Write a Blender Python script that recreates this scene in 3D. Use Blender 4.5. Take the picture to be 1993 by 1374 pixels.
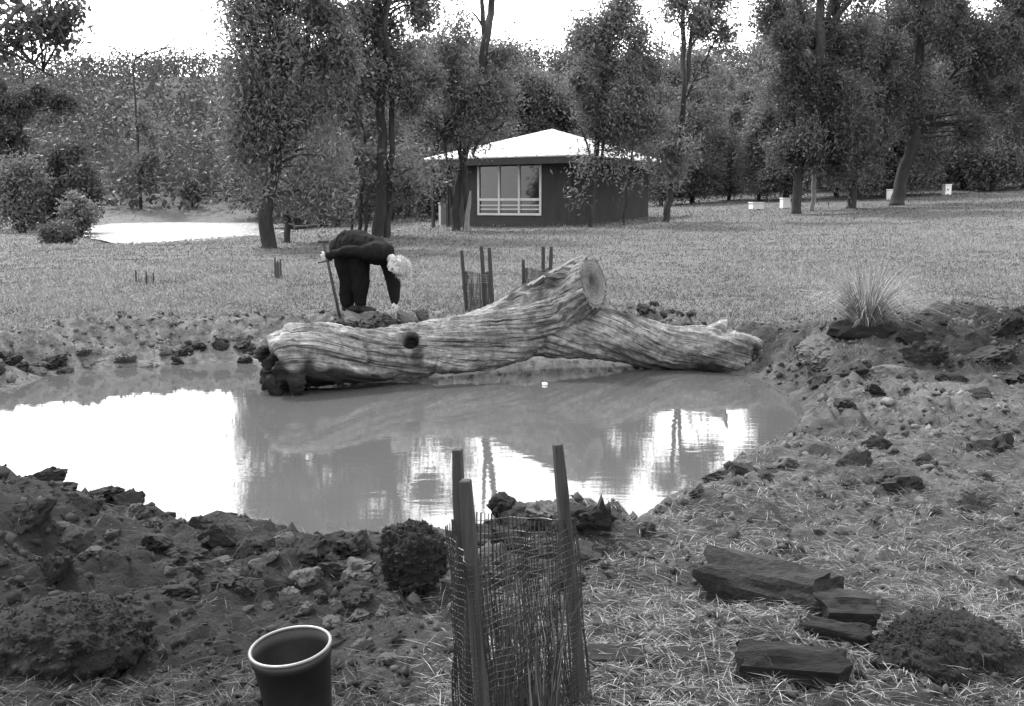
import bpy, bmesh, math, random
import numpy as np
from mathutils import Vector, Matrix

for o in list(bpy.data.objects): bpy.data.objects.remove(o)
S = bpy.context.scene
C = S.collection
R = math.radians
random.seed(4); RNG = np.random.default_rng(7)

# ------------------------------------------------------------------ camera
F = 1940.0; CX = 996.5; CY = 687.0; HOR = 400.0; CAMZ = 1.65
PITCH = math.atan((CY - HOR) / F)
cam = bpy.data.cameras.new('camera'); cam.sensor_width = 36; cam.lens = 36 * F / 1993
cam.clip_start = 0.05; cam.clip_end = 3000
co = bpy.data.objects.new('camera', cam); C.objects.link(co)
co.location = (0, 0, CAMZ); co.rotation_euler = (math.pi / 2 - PITCH, 0, 0)
S.camera = co

# ------------------------------------------------------------------ sky, sun, exposure
SUN_EL, SUN_AZ = R(52), R(-38)          # behind and to the left of the scene (azimuth from +Y towards +X)
w = bpy.data.worlds.new('World'); S.world = w; w.use_nodes = True
n = w.node_tree.nodes; l = w.node_tree.links; n.clear()
sky = n.new('ShaderNodeTexSky'); sky.sky_type = 'NISHITA'; sky.sun_disc = False
sky.sun_elevation = SUN_EL; sky.sun_rotation = SUN_AZ
sky.air_density = 1.0; sky.dust_density = 3.0
bw = n.new('ShaderNodeRGBToBW')
mix = n.new('ShaderNodeMix'); mix.data_type = 'FLOAT'
mix.inputs[0].default_value = 0.75       # thin white overcast veil
mix.inputs[3].default_value = 9.0
bg = n.new('ShaderNodeBackground'); bg.inputs['Strength'].default_value = 0.15
ow = n.new('ShaderNodeOutputWorld')
l.new(sky.outputs[0], bw.inputs[0]); l.new(bw.outputs[0], mix.inputs[2])
l.new(mix.outputs[0], bg.inputs['Color']); l.new(bg.outputs[0], ow.inputs[0])
sun = bpy.data.lights.new('sun', 'SUN'); sun.energy = 2.4; sun.angle = R(6); sun.color = (1, 1, 1)
so = bpy.data.objects.new('sun', sun); C.objects.link(so)
sd = Vector((math.sin(SUN_AZ) * math.cos(SUN_EL), math.cos(SUN_AZ) * math.cos(SUN_EL), math.sin(SUN_EL)))
so.rotation_euler = sd.to_track_quat('Z', 'Y').to_euler(); so.location = sd * 60
vs = S.view_settings; vs.view_transform = 'Standard'; vs.look = 'None'; vs.gamma = 1; vs.use_curve_mapping = False
vs.exposure = 2.0
S.render.resolution_x = 1024; S.render.resolution_y = 706

# ------------------------------------------------------------------ helpers
def ray(px, py):
    u = (px - CX) / F; v = (CY - py) / F
    return u, math.cos(PITCH) + v * math.sin(PITCH), -math.sin(PITCH) + v * math.cos(PITCH)
def at(px, py, d):                       # pixel of the photograph at forward distance d
    u, y, z = ray(px, py); k = d / y
    return np.array((u * k, d, CAMZ + z * k))
def on_z(px, py, z0):
    u, y, z = ray(px, py); k = (z0 - CAMZ) / z
    return np.array((u * k, y * k, z0))

def _h(ix, iy, iz, s):
    h = (ix.astype(np.int64) * 374761393 + iy.astype(np.int64) * 668265263 + iz.astype(np.int64) * 2147483647 + s * 974634577) & 0xffffffff
    h = ((h ^ (h >> 13)) * 1274126177) & 0xffffffff
    h = h ^ (h >> 16)
    return (h & 0xffff) / 65535.0
def vn(x, y, z=None, s=0):
    x = np.asarray(x, float); y = np.asarray(y, float)
    z = np.zeros_like(x) if z is None else np.asarray(z, float)
    ix, iy, iz = np.floor(x), np.floor(y), np.floor(z)
    fx, fy, fz = x - ix, y - iy, z - iz
    fx, fy, fz = [f * f * (3 - 2 * f) for f in (fx, fy, fz)]
    r = 0
    for a in (0, 1):
        for b in (0, 1):
            for c in (0, 1):
                r = r + _h(ix + a, iy + b, iz + c, s) * (fx if a else 1 - fx) * (fy if b else 1 - fy) * (fz if c else 1 - fz)
    return r * 2 - 1
def fbm(x, y, z=None, o=4, s=0):
    r = 0; a = 1.0; t = 0; f = 1.0
    for i in range(o):
        r = r + a * vn(x * f, y * f, None if z is None else z * f, s + i * 17); t += a; a *= .5; f *= 2.03
    return r / t
def sst(a, b, x):
    t = np.clip((np.asarray(x, float) - a) / (b - a), 0, 1); return t * t * (3 - 2 * t)

def link(me, name, mat=None, parent=None, smooth=False):
    o = bpy.data.objects.new(name, me); C.objects.link(o)
    if mat is not None and not me.materials: me.materials.append(mat)
    if parent is not None: o.parent = parent
    if smooth: me.polygons.foreach_set('use_smooth', [True] * len(me.polygons))
    return o
def bigmesh(name, V, Fc, attrs=None):     # V (n,3), Fc (m,k) same-sized faces
    V = np.asarray(V, np.float32); Fc = np.asarray(Fc, np.int32); m, k = Fc.shape
    me = bpy.data.meshes.new(name)
    me.vertices.add(len(V)); me.vertices.foreach_set('co', V.ravel())
    me.loops.add(m * k); me.loops.foreach_set('vertex_index', Fc.ravel())
    me.polygons.add(m)
    me.polygons.foreach_set('loop_start', np.arange(0, m * k, k, dtype=np.int32))
    if attrs:
        for an, (dom, typ, dat) in attrs.items():
            a = me.attributes.new(an, typ, dom)
            a.data.foreach_set('vector' if typ == 'FLOAT_VECTOR' else 'value', np.asarray(dat, np.float32).ravel())
    me.update(calc_edges=True)
    return me
class MB:
    def __init__(s): s.v = []; s.f = []
    def add(s, V, Fc):
        o = len(s.v); s.v += [tuple(map(float, p)) for p in V]; s.f += [tuple(i + o for i in q) for q in Fc]; return s
    def box(s, c, d, rot=None):
        V = [Vector((x * d[0] / 2, y * d[1] / 2, z * d[2] / 2)) for x in (-1, 1) for y in (-1, 1) for z in (-1, 1)]
        if rot is not None: V = [rot @ p for p in V]
        return s.add([p + Vector(c) for p in V], [(0,1,3,2),(4,6,7,5),(0,4,5,1),(2,3,7,6),(0,2,6,4),(1,5,7,3)])
    def tube(s, P, r, n=8, cap=True, dome=False):
        V, Fc = tube(P, r, n, cap, dome); return s.add(V, Fc)
    def mesh(s, name):
        me = bpy.data.meshes.new(name); me.from_pydata(s.v, [], s.f); me.update(); return me
    def build(s, name, mat, parent=None, smooth=False): return link(s.mesh(name), name, mat, parent, smooth)
def tube(P, r, n=8, cap=True, dome=False):
    P = [Vector(tuple(map(float, p))) for p in P]
    r = list(r) if hasattr(r, '__len__') else [r] * len(P)
    if dome:
        d0 = (P[0] - P[1]).normalized(); d1 = (P[-1] - P[-2]).normalized(); r0, r1 = r[0], r[-1]
        pre = [(P[0] + d0 * r0 * math.sin(a), r0 * math.cos(a)) for a in (1.45, 1.1, .6)]
        post = [(P[-1] + d1 * r1 * math.sin(a), r1 * math.cos(a)) for a in (.6, 1.1, 1.45)]
        P = [p for p, _ in pre] + P + [p for p, _ in post]; r = [q for _, q in pre] + r + [q for _, q in post]
    V = []; Fc = []; up = None
    for i, p in enumerate(P):
        t = (P[min(i + 1, len(P) - 1)] - P[max(i - 1, 0)]).normalized()
        if up is None:
            a = Vector((0, 0, 1)) if abs(t.z) < .9 else Vector((1, 0, 0)); up = t.cross(a).normalized()
        else:
            up = (up - t * up.dot(t)).normalized()
        sd_ = t.cross(up)
        for k in range(n):
            a = 2 * math.pi * k / n; V.append(p + (up * math.cos(a) + sd_ * math.sin(a)) * r[i])
    for i in range(len(P) - 1):
        for k in range(n):
            a, b = i * n + k, i * n + (k + 1) % n; Fc.append((a, b, b + n, a + n))
    if cap:
        Fc.append(tuple(range(n - 1, -1, -1))); Fc.append(tuple((len(P) - 1) * n + k for k in range(n)))
    return V, Fc
def spline(P, m=6):                       # Catmull-Rom over rows of any width
    P = np.asarray(P, float); out = []
    for i in range(len(P) - 1):
        a, b, c, d = P[max(i - 1, 0)], P[i], P[i + 1], P[min(i + 2, len(P) - 1)]
        for t in np.linspace(0, 1, m, endpoint=False):
            out.append(.5 * (2 * b + (c - a) * t + (2 * a - 5 * b + 4 * c - d) * t * t + (3 * b - a - 3 * c + d) * t ** 3))
    out.append(P[-1]); return np.array(out)
def thing(name, label, cat, loc=(0, 0, 0), rz=0, group=None):
    o = bpy.data.objects.new(name, None); C.objects.link(o); o.location = [float(q) for q in loc]; o.rotation_euler = (0, 0, rz)
    o.empty_display_size = .1
    return tag(o, label, cat, group)
def tag(o, label=None, cat=None, group=None, kind=None):
    if label: o['label'] = label
    if cat: o['category'] = cat
    if group: o['group'] = group
    if kind: o['kind'] = kind
    return o
def remesh(mb, voxel, smooth=4):          # union of overlapping closed shapes into one continuous skin
    o = link(mb.mesh('tmp'), 'tmp')
    m = o.modifiers.new('r', 'REMESH'); m.mode = 'VOXEL'; m.voxel_size = voxel
    if smooth:
        q = o.modifiers.new('s', 'SMOOTH'); q.iterations = smooth; q.factor = .5
    dg = bpy.context.evaluated_depsgraph_get()
    me = bpy.data.meshes.new_from_object(o.evaluated_get(dg)); bpy.data.objects.remove(o); me.materials.clear()
    return me
def mverts(me):
    a = np.empty(len(me.vertices) * 3, np.float32); me.vertices.foreach_get('co', a); return a.reshape(-1, 3).astype(float)
def mnormals(me):
    a = np.empty(len(me.vertices) * 3, np.float32); me.vertices.foreach_get('normal', a); return a.reshape(-1, 3).astype(float)
def setverts(me, V): me.vertices.foreach_set('co', np.asarray(V, np.float32).ravel()); me.update()

K = .68
# ------------------------------------------------------------------ materials (black-and-white place: neutral greys)
def mat(name, lo, hi, scale=6.0, rough=.9, bump=.0, bscale=30, detail=6, coords='Object', spec=.2, stretch=None, tone=None):
    m = bpy.data.materials.new(name); m.use_nodes = True; N = m.node_tree.nodes; L = m.node_tree.links
    b = N['Principled BSDF']; b.inputs['Roughness'].default_value = rough; b.inputs['Specular IOR Level'].default_value = spec
    if coords.startswith('@'):
        tc = N.new('ShaderNodeAttribute'); tc.attribute_name = coords[1:]; vec = tc.outputs['Vector']
    else:
        tc = N.new('ShaderNodeTexCoord'); vec = tc.outputs[coords]
    if stretch:
        mp = N.new('ShaderNodeMapping'); mp.inputs['Scale'].default_value = stretch; L.new(vec, mp.inputs[0]); vec = mp.outputs[0]
    t = N.new('ShaderNodeTexNoise'); t.inputs['Scale'].default_value = scale; t.inputs['Detail'].default_value = detail; t.inputs['Roughness'].default_value = .65
    L.new(vec, t.inputs['Vector'])
    mr = N.new('ShaderNodeMapRange'); mr.inputs[1].default_value = .3; mr.inputs[2].default_value = .7
    mr.inputs[3].default_value = lo * K; mr.inputs[4].default_value = hi * K; L.new(t.outputs[0], mr.inputs[0])
    out = mr.outputs[0]
    if tone:
        a = N.new('ShaderNodeAttribute'); a.attribute_name = tone
        mu = N.new('ShaderNodeMath'); mu.operation = 'MULTIPLY'; L.new(out, mu.inputs[0]); L.new(a.outputs['Fac'], mu.inputs[1]); out = mu.outputs[0]
    L.new(out, b.inputs['Base Color'])
    if bump:
        t2 = N.new('ShaderNodeTexNoise'); t2.inputs['Scale'].default_value = bscale; t2.inputs['Detail'].default_value = 8; t2.inputs['Roughness'].default_value = .7
        L.new(vec, t2.inputs['Vector'])
        bp = N.new('ShaderNodeBump'); bp.inputs['Strength'].default_value = 1; bp.inputs['Distance'].default_value = bump
        L.new(t2.outputs[0], bp.inputs['Height']); L.new(bp.outputs[0], b.inputs['Normal'])
    return m
def leafmat(name, lo, hi, trans=.38, rough=.55):
    m = bpy.data.materials.new(name); m.use_nodes = True; N = m.node_tree.nodes; L = m.node_tree.links
    b = N['Principled BSDF']; b.inputs['Roughness'].default_value = rough; b.inputs['Specular IOR Level'].default_value = .12
    a = N.new('ShaderNodeAttribute'); a.attribute_name = 'tone'
    mr = N.new('ShaderNodeMapRange'); mr.inputs[3].default_value = lo * K; mr.inputs[4].default_value = hi * K
    L.new(a.outputs['Fac'], mr.inputs[0]); L.new(mr.outputs[0], b.inputs['Base Color'])
    tr = N.new('ShaderNodeBsdfTranslucent'); L.new(mr.outputs[0], tr.inputs[0])
    ms = N.new('ShaderNodeMixShader'); ms.inputs[0].default_value = trans
    L.new(b.outputs[0], ms.inputs[1]); L.new(tr.outputs[0], ms.inputs[2]); L.new(ms.outputs[0], N['Material Output'].inputs[0])
    return m
M = {}
M['leaf'] = leafmat('leaf', .045, .20)
M['leaf_dark'] = leafmat('leaf_dark', .030, .12)
M['leaf_pale'] = leafmat('leaf_pale', .06, .22)
M['grass'] = leafmat('grass', .045, .20, .3, .7)
M['straw'] = leafmat('straw', .016, .36, .1, .85)
M['bark'] = mat('bark', .014, .04, 5, .95, .02, 20, stretch=(3, 3, .6))
M['bark_pale'] = mat('bark_pale', .09, .2, 5, .9, .01, 20, stretch=(3, 3, .5))
M['soil'] = mat('soil', .012, .055, 9, .95, .012, 45, tone='tone')
M['clod'] = mat('clod', .010, .042, 9, .97, .012, 40)
M['clod_pale'] = mat('clod_pale', .045, .13, 9, .97, .010, 40)
M['clodroot'] = leafmat('clodroot', .006, .022, 0, .95)
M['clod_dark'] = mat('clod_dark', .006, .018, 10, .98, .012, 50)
M['wood_stake'] = mat('wood_stake', .016, .042, 8, .9, .003, 40, stretch=(6, 6, .6))
M['charred'] = mat('charred', .003, .02, 14, .95, .02, 26, stretch=(1, 5, 7))
M['timber'] = mat('timber', .004, .036, 12, .95, .02, 22, stretch=(1, 5, 7))
M['plastic_mesh'] = mat('plastic_mesh', .012, .02, 5, .5, spec=.4)
M['black_plastic'] = mat('black_plastic', .008, .015, 14, .55, .0008, 60, spec=.25)
M['rim_plastic'] = mat('rim_plastic', .06, .10, 14, .4, spec=.5)
M['wall'] = mat('wall', .028, .045, 3, .85, .004, 18, stretch=(1, 1, .2))
M['roof'] = mat('roof', .36, .46, 2, .5, spec=.4)
M['white_paint'] = mat('white_paint', .42, .52, 4, .6)
M['fascia'] = mat('fascia', .03, .045, 4, .8)
M['hive'] = mat('hive', .6, .75, 5, .6)
M['jumper'] = mat('jumper', .006, .012, 25, 1.0, .003, 120, spec=.05)
M['trousers'] = mat('trousers', .005, .009, 20, 1.0, .003, 100, spec=.05)
M['skin'] = mat('skin', .28, .4, 12, .6)
M['hair'] = mat('hair', .42, .62, 40, .8, .006, 90)
M['lock'] = leafmat('lock', .3, .65, .1, .8)
M['glove'] = mat('glove', .25, .36, 25, .9, .002, 80)
M['boot'] = mat('boot', .006, .012, 20, .7)
M['dark_room'] = mat('dark_room', .03, .06, 3, .9)
M['tin'] = mat('tin', .18, .26, 4, .7)

# fallen trunk: weathered grain follows the stem
def log_mat():
    m = mat('weathered_log', .11, .36, 9, .94, .03, 15, coords='@grain')
    N = m.node_tree.nodes; L = m.node_tree.links; b = N['Principled BSDF']
    a = N.new('ShaderNodeAttribute'); a.attribute_name = 'stain_shade'
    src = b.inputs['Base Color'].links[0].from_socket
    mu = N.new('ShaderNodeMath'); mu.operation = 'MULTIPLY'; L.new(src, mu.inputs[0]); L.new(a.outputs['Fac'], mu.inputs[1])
    tc = N.new('ShaderNodeTexCoord'); t3 = N.new('ShaderNodeTexNoise'); t3.inputs['Scale'].default_value = 16; t3.inputs['Detail'].default_value = 6; t3.inputs['Roughness'].default_value = .8
    L.new(tc.outputs['Object'], t3.inputs[0]); m3 = N.new('ShaderNodeMapRange'); m3.inputs[1].default_value = .35; m3.inputs[2].default_value = .68; m3.inputs[3].default_value = .45; m3.inputs[4].default_value = 1.45; L.new(t3.outputs[0], m3.inputs[0])
    at_ = N.new('ShaderNodeAttribute'); at_.attribute_name = 'grain'; mp5 = N.new('ShaderNodeMapping'); mp5.inputs['Scale'].default_value = (2.2, 9, 9); L.new(at_.outputs['Vector'], mp5.inputs[0])
    t5 = N.new('ShaderNodeTexNoise'); t5.inputs['Scale'].default_value = 1; t5.inputs['Detail'].default_value = 4; t5.inputs['Distortion'].default_value = .6; L.new(mp5.outputs[0], t5.inputs[0])
    m5 = N.new('ShaderNodeMapRange'); m5.inputs[1].default_value = .36; m5.inputs[2].default_value = .45; m5.inputs[3].default_value = .18; m5.inputs[4].default_value = 1; L.new(t5.outputs[0], m5.inputs[0])
    t6 = N.new('ShaderNodeTexNoise'); t6.inputs['Scale'].default_value = 3.2; t6.inputs['Detail'].default_value = 5; L.new(tc.outputs['Object'], t6.inputs[0])
    m6 = N.new('ShaderNodeMapRange'); m6.inputs[1].default_value = .35; m6.inputs[2].default_value = .65; m6.inputs[3].default_value = .6; m6.inputs[4].default_value = 1.2; L.new(t6.outputs[0], m6.inputs[0])
    x5 = N.new('ShaderNodeMath'); x5.operation = 'MULTIPLY'; L.new(m5.outputs[0], x5.inputs[0]); L.new(m6.outputs[0], x5.inputs[1])
    x6 = N.new('ShaderNodeMath'); x6.operation = 'MULTIPLY'; L.new(x5.outputs[0], x6.inputs[0]); L.new(mu.outputs[0], x6.inputs[1]); mu = x6
    m4 = N.new('ShaderNodeMath'); m4.operation = 'MULTIPLY'; L.new(mu.outputs[0], m4.inputs[0]); L.new(m3.outputs[0], m4.inputs[1])
    L.new(m4.outputs[0], b.inputs['Base Color'])
    return m
M['log'] = log_mat()

def glass():
    m = bpy.data.materials.new('window_glass'); m.use_nodes = True
    b = m.node_tree.nodes['Principled BSDF']; b.inputs['Base Color'].default_value = (.03, .03, .03, 1)
    b.inputs['Roughness'].default_value = .05; b.inputs['Specular IOR Level'].default_value = .15; b.inputs['Transmission Weight'].default_value = .6; b.inputs['IOR'].default_value = 1.45
    return m
M['glass'] = glass()
def water(name, lo, hi, bumpd, sc):
    m = mat(name, lo, hi, .5, .03, 0, spec=.5)
    N = m.node_tree.nodes; L = m.node_tree.links; b = N['Principled BSDF']
    b.inputs['IOR'].default_value = 1.5
    tc = N.new('ShaderNodeTexCoord'); mp = N.new('ShaderNodeMapping'); mp.inputs['Scale'].default_value = (sc * .55, sc * 1.6, 1)
    t = N.new('ShaderNodeTexNoise'); t.inputs['Scale'].default_value = 1; t.inputs['Detail'].default_value = 3
    L.new(tc.outputs['Object'], mp.inputs[0]); L.new(mp.outputs[0], t.inputs[0])
    bp = N.new('ShaderNodeBump'); bp.inputs['Distance'].default_value = bumpd; L.new(t.outputs[0], bp.inputs['Height']); L.new(bp.outputs[0], b.inputs['Normal'])
    return m
M['water'] = water('muddy_water', .058, .07, .0006, 7)
M['far_water'] = water('far_water', .03, .04, .16, 5)
M['far_water'].node_tree.nodes['Principled BSDF'].inputs['Roughness'].default_value = .2

# ------------------------------------------------------------------ terrain
POND = np.array([on_z(x, y, 0)[:2] for x, y in [(-260, 850), (-120, 815), (0, 765), (100, 728), (250, 712), (400, 706), (520, 704), (700, 702), (900, 700), (1050, 698), (1150, 700), (1250, 710),
        (1400, 722), (1480, 735), (1540, 770), (1570, 800), (1550, 840), (1480, 872), (1420, 905), (1370, 935), (1300, 970), (1235, 1015), (1180, 1040), (1050, 1050),
        (900, 1052), (760, 1052), (640, 1050), (520, 1042), (420, 1030), (300, 1015), (150, 985), (0, 950), (-150, 920), (-300, 885)]])
FARZ = .25
POND2 = np.array([on_z(x, y, FARZ)[:2] for x, y in [(185, 440), (235, 434), (330, 432), (480, 434), (570, 438), (585, 450), (545, 461), (480, 466), (400, 471), (300, 477), (248, 477), (205, 466), (150, 455)]])
def sdf(x, y, Pg):
    x = np.asarray(x, float); y = np.asarray(y, float)
    d = np.full(x.shape, 1e9); ins = np.zeros(x.shape, bool)
    for i in range(len(Pg)):
        a = Pg[i]; b = Pg[(i + 1) % len(Pg)]; e = b - a
        t = np.clip(((x - a[0]) * e[0] + (y - a[1]) * e[1]) / (e @ e), 0, 1)
        d = np.minimum(d, np.hypot(x - a[0] - t * e[0], y - a[1] - t * e[1]))
        c = ((a[1] > y) != (b[1] > y))
        with np.errstate(divide='ignore', invalid='ignore'):
            xi = (b[0] - a[0]) * (y - a[1]) / (b[1] - a[1]) + a[0]
        ins ^= c & (x < xi)
    return np.where(ins, -d, d)
def gauss(x, y, cx, cy, sx, sy): return np.exp(-((x - cx) / sx) ** 2 - ((y - cy) / sy) ** 2)
def dirtmask(x, y, d=None):
    if d is None: d = sdf(x, y, POND)
    nse = fbm(x * .9, y * .9, o=3, s=5) * .9
    far = 1 - sst(.55, 1.25, d + nse * .5)                      # dug strip on the far bank
    near = 1 - sst(7.6, 9.2, y + nse - .12 * np.maximum(x, 0) * 2)   # whole near bank is dug over
    right = gauss(x, y, 5.5, 8.6, 2.6, 1.5) * 1.6
    return np.clip(np.maximum(np.maximum(far, near), right), 0, 1)
def clay(x, y): return 1.3 * gauss(x, y, 3.1, 7.4, 1.7, .6) + .6 * gauss(x, y, 2.2, 6.0, 1.4, .8) + 3.2 * gauss(x, y, -1.2, 10.9, 1.3, .6) + 1.3 * gauss(x, y, -3.5, 10.4, 1.8, .6)
def zg(x, y, detail=True):
    x = np.asarray(x, float); y = np.asarray(y, float)
    g = np.clip(.51 + .035 * x, 0, 1.9)
    base = .12 + .24 * sst(5.2, 11.0, y) + np.clip(y - 11, 0, 90) / 29 * g
    base = base + .36 * gauss(x, y, 4.5, 9.3, 1.8, .9) + .62 * gauss(x, y, -2.6, 3.9, .75, .6) + .06 * gauss(x, y, -1.3, 4.35, .6, .35)
    base = base + .17 * gauss(x, y, .30, 4.42, .32, .2) + .10 * gauss(x, y, -.2, 10.9, 1.6, .5)
    # the far bank and the wooded hill
    hill = sst(85, 200, y + .1 * x) * (21 + 5 * fbm(x * .012, y * .012, s=9) - 6 * sst(10, 60, x)) + 3.5 * sst(110, 200, y) + 1.6 * sst(82, 100, y) * sst(20, -20, x)
    base = base + hill
    d = sdf(x, y, POND)
    wid = np.where(y > 8.5, .65, .38)
    bank = sst(0, 1, d / wid)
    z = np.where(d > 0, .015 + (base - .015) * bank, np.maximum(-.35, d * .45))
    d2 = sdf(x, y, POND2)
    z = np.where(d2 < 6, FARZ - .25 + np.clip((d2 + 1.2) / 2.4, 0, 1) * (np.maximum(z - .05, FARZ + .03) - FARZ + .25) * 1.0, z)
    if detail:
        dm = dirtmask(x, y, d)
        loc = sst(22, 12, y) * sst(-.25, .15, d)
        lump = fbm(x * 3.2, y * 3.2, o=5, s=2) * .085 + np.abs(fbm(x * 8, y * 8, o=3, s=3)) * .075 + (.5 - np.abs(vn(x * 17, y * 17, s=13))) * .022
        z = z + loc * dm * lump * np.where(y > 6.5, 1.5, .9) * sst(.05, .4, d + .15)
        z = z + (1 - dm) * sst(60, 8, y) * fbm(x * 1.2, y * 1.2, o=3, s=8) * .05
        z = np.where((d > .05) & (d < 3), np.maximum(z, .012), z)
    return z
def gpx(px, py):                          # where the ray through a pixel meets the ground
    u, yy, zz = ray(px, py)
    ds = np.concatenate([np.arange(1.6, 16, .02), np.arange(16, 140, .1)]); k = ds / yy
    g = zg(u * k, ds) - (CAMZ + zz * k)
    i = np.argmax(g > 0) if (g > 0).any() else len(ds) - 1
    return np.array((u * k[i], ds[i], float(zg(np.array([u * k[i]]), np.array([ds[i]]))[0])))

xs = np.concatenate([-5.2 - np.geomspace(.05, 420, 70)[::-1], np.concatenate([np.arange(-5.2, -2.6, .05), np.arange(-2.6, 3.2, .026), np.arange(3.2, 6.0, .05)]), 6.0 + np.geomspace(.05, 420, 70)])
ys = np.concatenate([np.linspace(-40, 1.4, 24), np.concatenate([np.arange(1.5, 6.5, .03), np.arange(6.5, 13.5, .045)]), 13.5 + np.geomspace(.05, 620, 110)])
X, Y = np.meshgrid(xs, ys); Z = zg(X, Y)
D = dirtmask(X, Y)
tone = .75 + .5 * fbm(X * .8, Y * .8, s=21) + .6 * fbm(X * 3.1, Y * 3.1, s=22)
tone = tone * np.where(X < 0, 1 - .76 * sst(.1, -1.2, X) * sst(7, 5, Y), 1)              # black topsoil thrown up on the left
tone = tone * (1 + .9 * sst(7.5, 9.5, Y)) + .25 * sst(.2, 1.5, X) * sst(7, 5, Y) + clay(X, Y)   # pale clay
wood = sst(90, 97, Y + .03 * np.abs(X)); D = np.maximum(D, wood); tone = tone * (1 - .8 * sst(7.2, 8.4, Y) * sst(11, 10, Y) * sst(3.2, 4.2, X)); tone = tone * (1 - wood) + .55 * wood      # leaf litter under the hill forest
nx, ny = len(xs), len(ys)
ii = np.arange(nx * ny).reshape(ny, nx)
Fq = np.stack([ii[:-1, :-1], ii[:-1, 1:], ii[1:, 1:], ii[1:, :-1]], -1).reshape(-1, 4)
me = bigmesh('ground', np.stack([X, Y, Z], -1).reshape(-1, 3), Fq, {'dirt': ('POINT', 'FLOAT', D.ravel()), 'tone': ('POINT', 'FLOAT', np.clip(tone, .25, 3).ravel())})
def ground_mat():
    m = mat('ground', .014, .075, 9, .97, .05, 22, tone='tone')
    N = m.node_tree.nodes; L = m.node_tree.links; b = N['Principled BSDF']
    soil = b.inputs['Base Color'].links[0].from_socket
    tc = N.new('ShaderNodeTexCoord'); t = N.new('ShaderNodeTexNoise'); t.inputs['Scale'].default_value = 1.1; t.inputs['Detail'].default_value = 10; t.inputs['Roughness'].default_value = .75
    L.new(tc.outputs['Object'], t.inputs[0])
    mr = N.new('ShaderNodeMapRange'); mr.inputs[1].default_value = .3; mr.inputs[2].default_value = .7; mr.inputs[3].default_value = .036; mr.inputs[4].default_value = .075
    L.new(t.outputs[0], mr.inputs[0])
    a = N.new('ShaderNodeAttribute'); a.attribute_name = 'dirt'
    mx = N.new('ShaderNodeMix'); mx.data_type = 'FLOAT'
    L.new(a.outputs['Fac'], mx.inputs[0]); L.new(mr.outputs[0], mx.inputs[2]); L.new(soil, mx.inputs[3]); L.new(mx.outputs[0], b.inputs['Base Color'])
    return m
tag(link(me, 'ground', ground_mat(), smooth=True), kind='structure')

def pond(name, Pg, z, mt, grow):
    c = Pg.mean(0); V = [(*(c + (p - c) * (1 + grow / max(.5, np.hypot(*(p - c))))), z) for p in Pg]
    m = MB().add(V, [tuple(range(len(V)))]); o = m.build(name, mt); return tag(o, kind='structure')
pond('pond_water', POND[::-1], 0, M['water'], .35)
pond('far_pond_water', POND2[::-1], FARZ, M['far_water'], .6)

# ------------------------------------------------------------------ leaf sheets
def leafmesh(name, Pc, L, W, droop=.5, tone=None, rng=RNG):
    n_ = len(Pc); th = rng.uniform(0, 2 * np.pi, n_); cz = rng.uniform(-1, 1, n_)
    sx = np.sqrt(1 - cz ** 2); d = np.stack([sx * np.cos(th), sx * np.sin(th), cz], -1); d[:, 2] -= droop
    d /= np.linalg.norm(d, axis=1)[:, None] + 1e-6
    s = np.cross(d, rng.normal(size=(n_, 3))); s /= np.linalg.norm(s, axis=1)[:, None] + 1e-6
    L = (L * rng.uniform(.6, 1.4, n_))[:, None]; W = (W * rng.uniform(.6, 1.4, n_))[:, None]
    V = np.stack([Pc - d * L / 2, Pc + s * W / 2 - d * L * .05, Pc + d * L / 2, Pc - s * W / 2 - d * L * .05], 1).reshape(-1, 3)
    Fc = np.arange(n_ * 4).reshape(-1, 4)
    tn = rng.uniform(0, 1, n_) if tone is None else np.clip(tone, 0, 1)
    return bigmesh(name, V, Fc, {'tone': ('FACE', 'FLOAT', tn)})

def cluster_crown(centers, radii, nper, L, W, droop=.5, rng=RNG):
    P = []; T = []
    for c, r, k in zip(centers, radii, nper):
        k = int(k)
        q = rng.normal(size=(k, 3)) * r * np.array((.55, .55, .6)); q[:, 2] -= np.abs(rng.normal(size=k)) * r * .25
        P.append(c + q); T.append(np.clip(rng.uniform(.1, .9) * .65 + rng.uniform(.05, .35, k), 0, 1))
    return leafmesh('crown', np.concatenate(P), L, W, droop, np.concatenate(T), rng)

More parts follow.
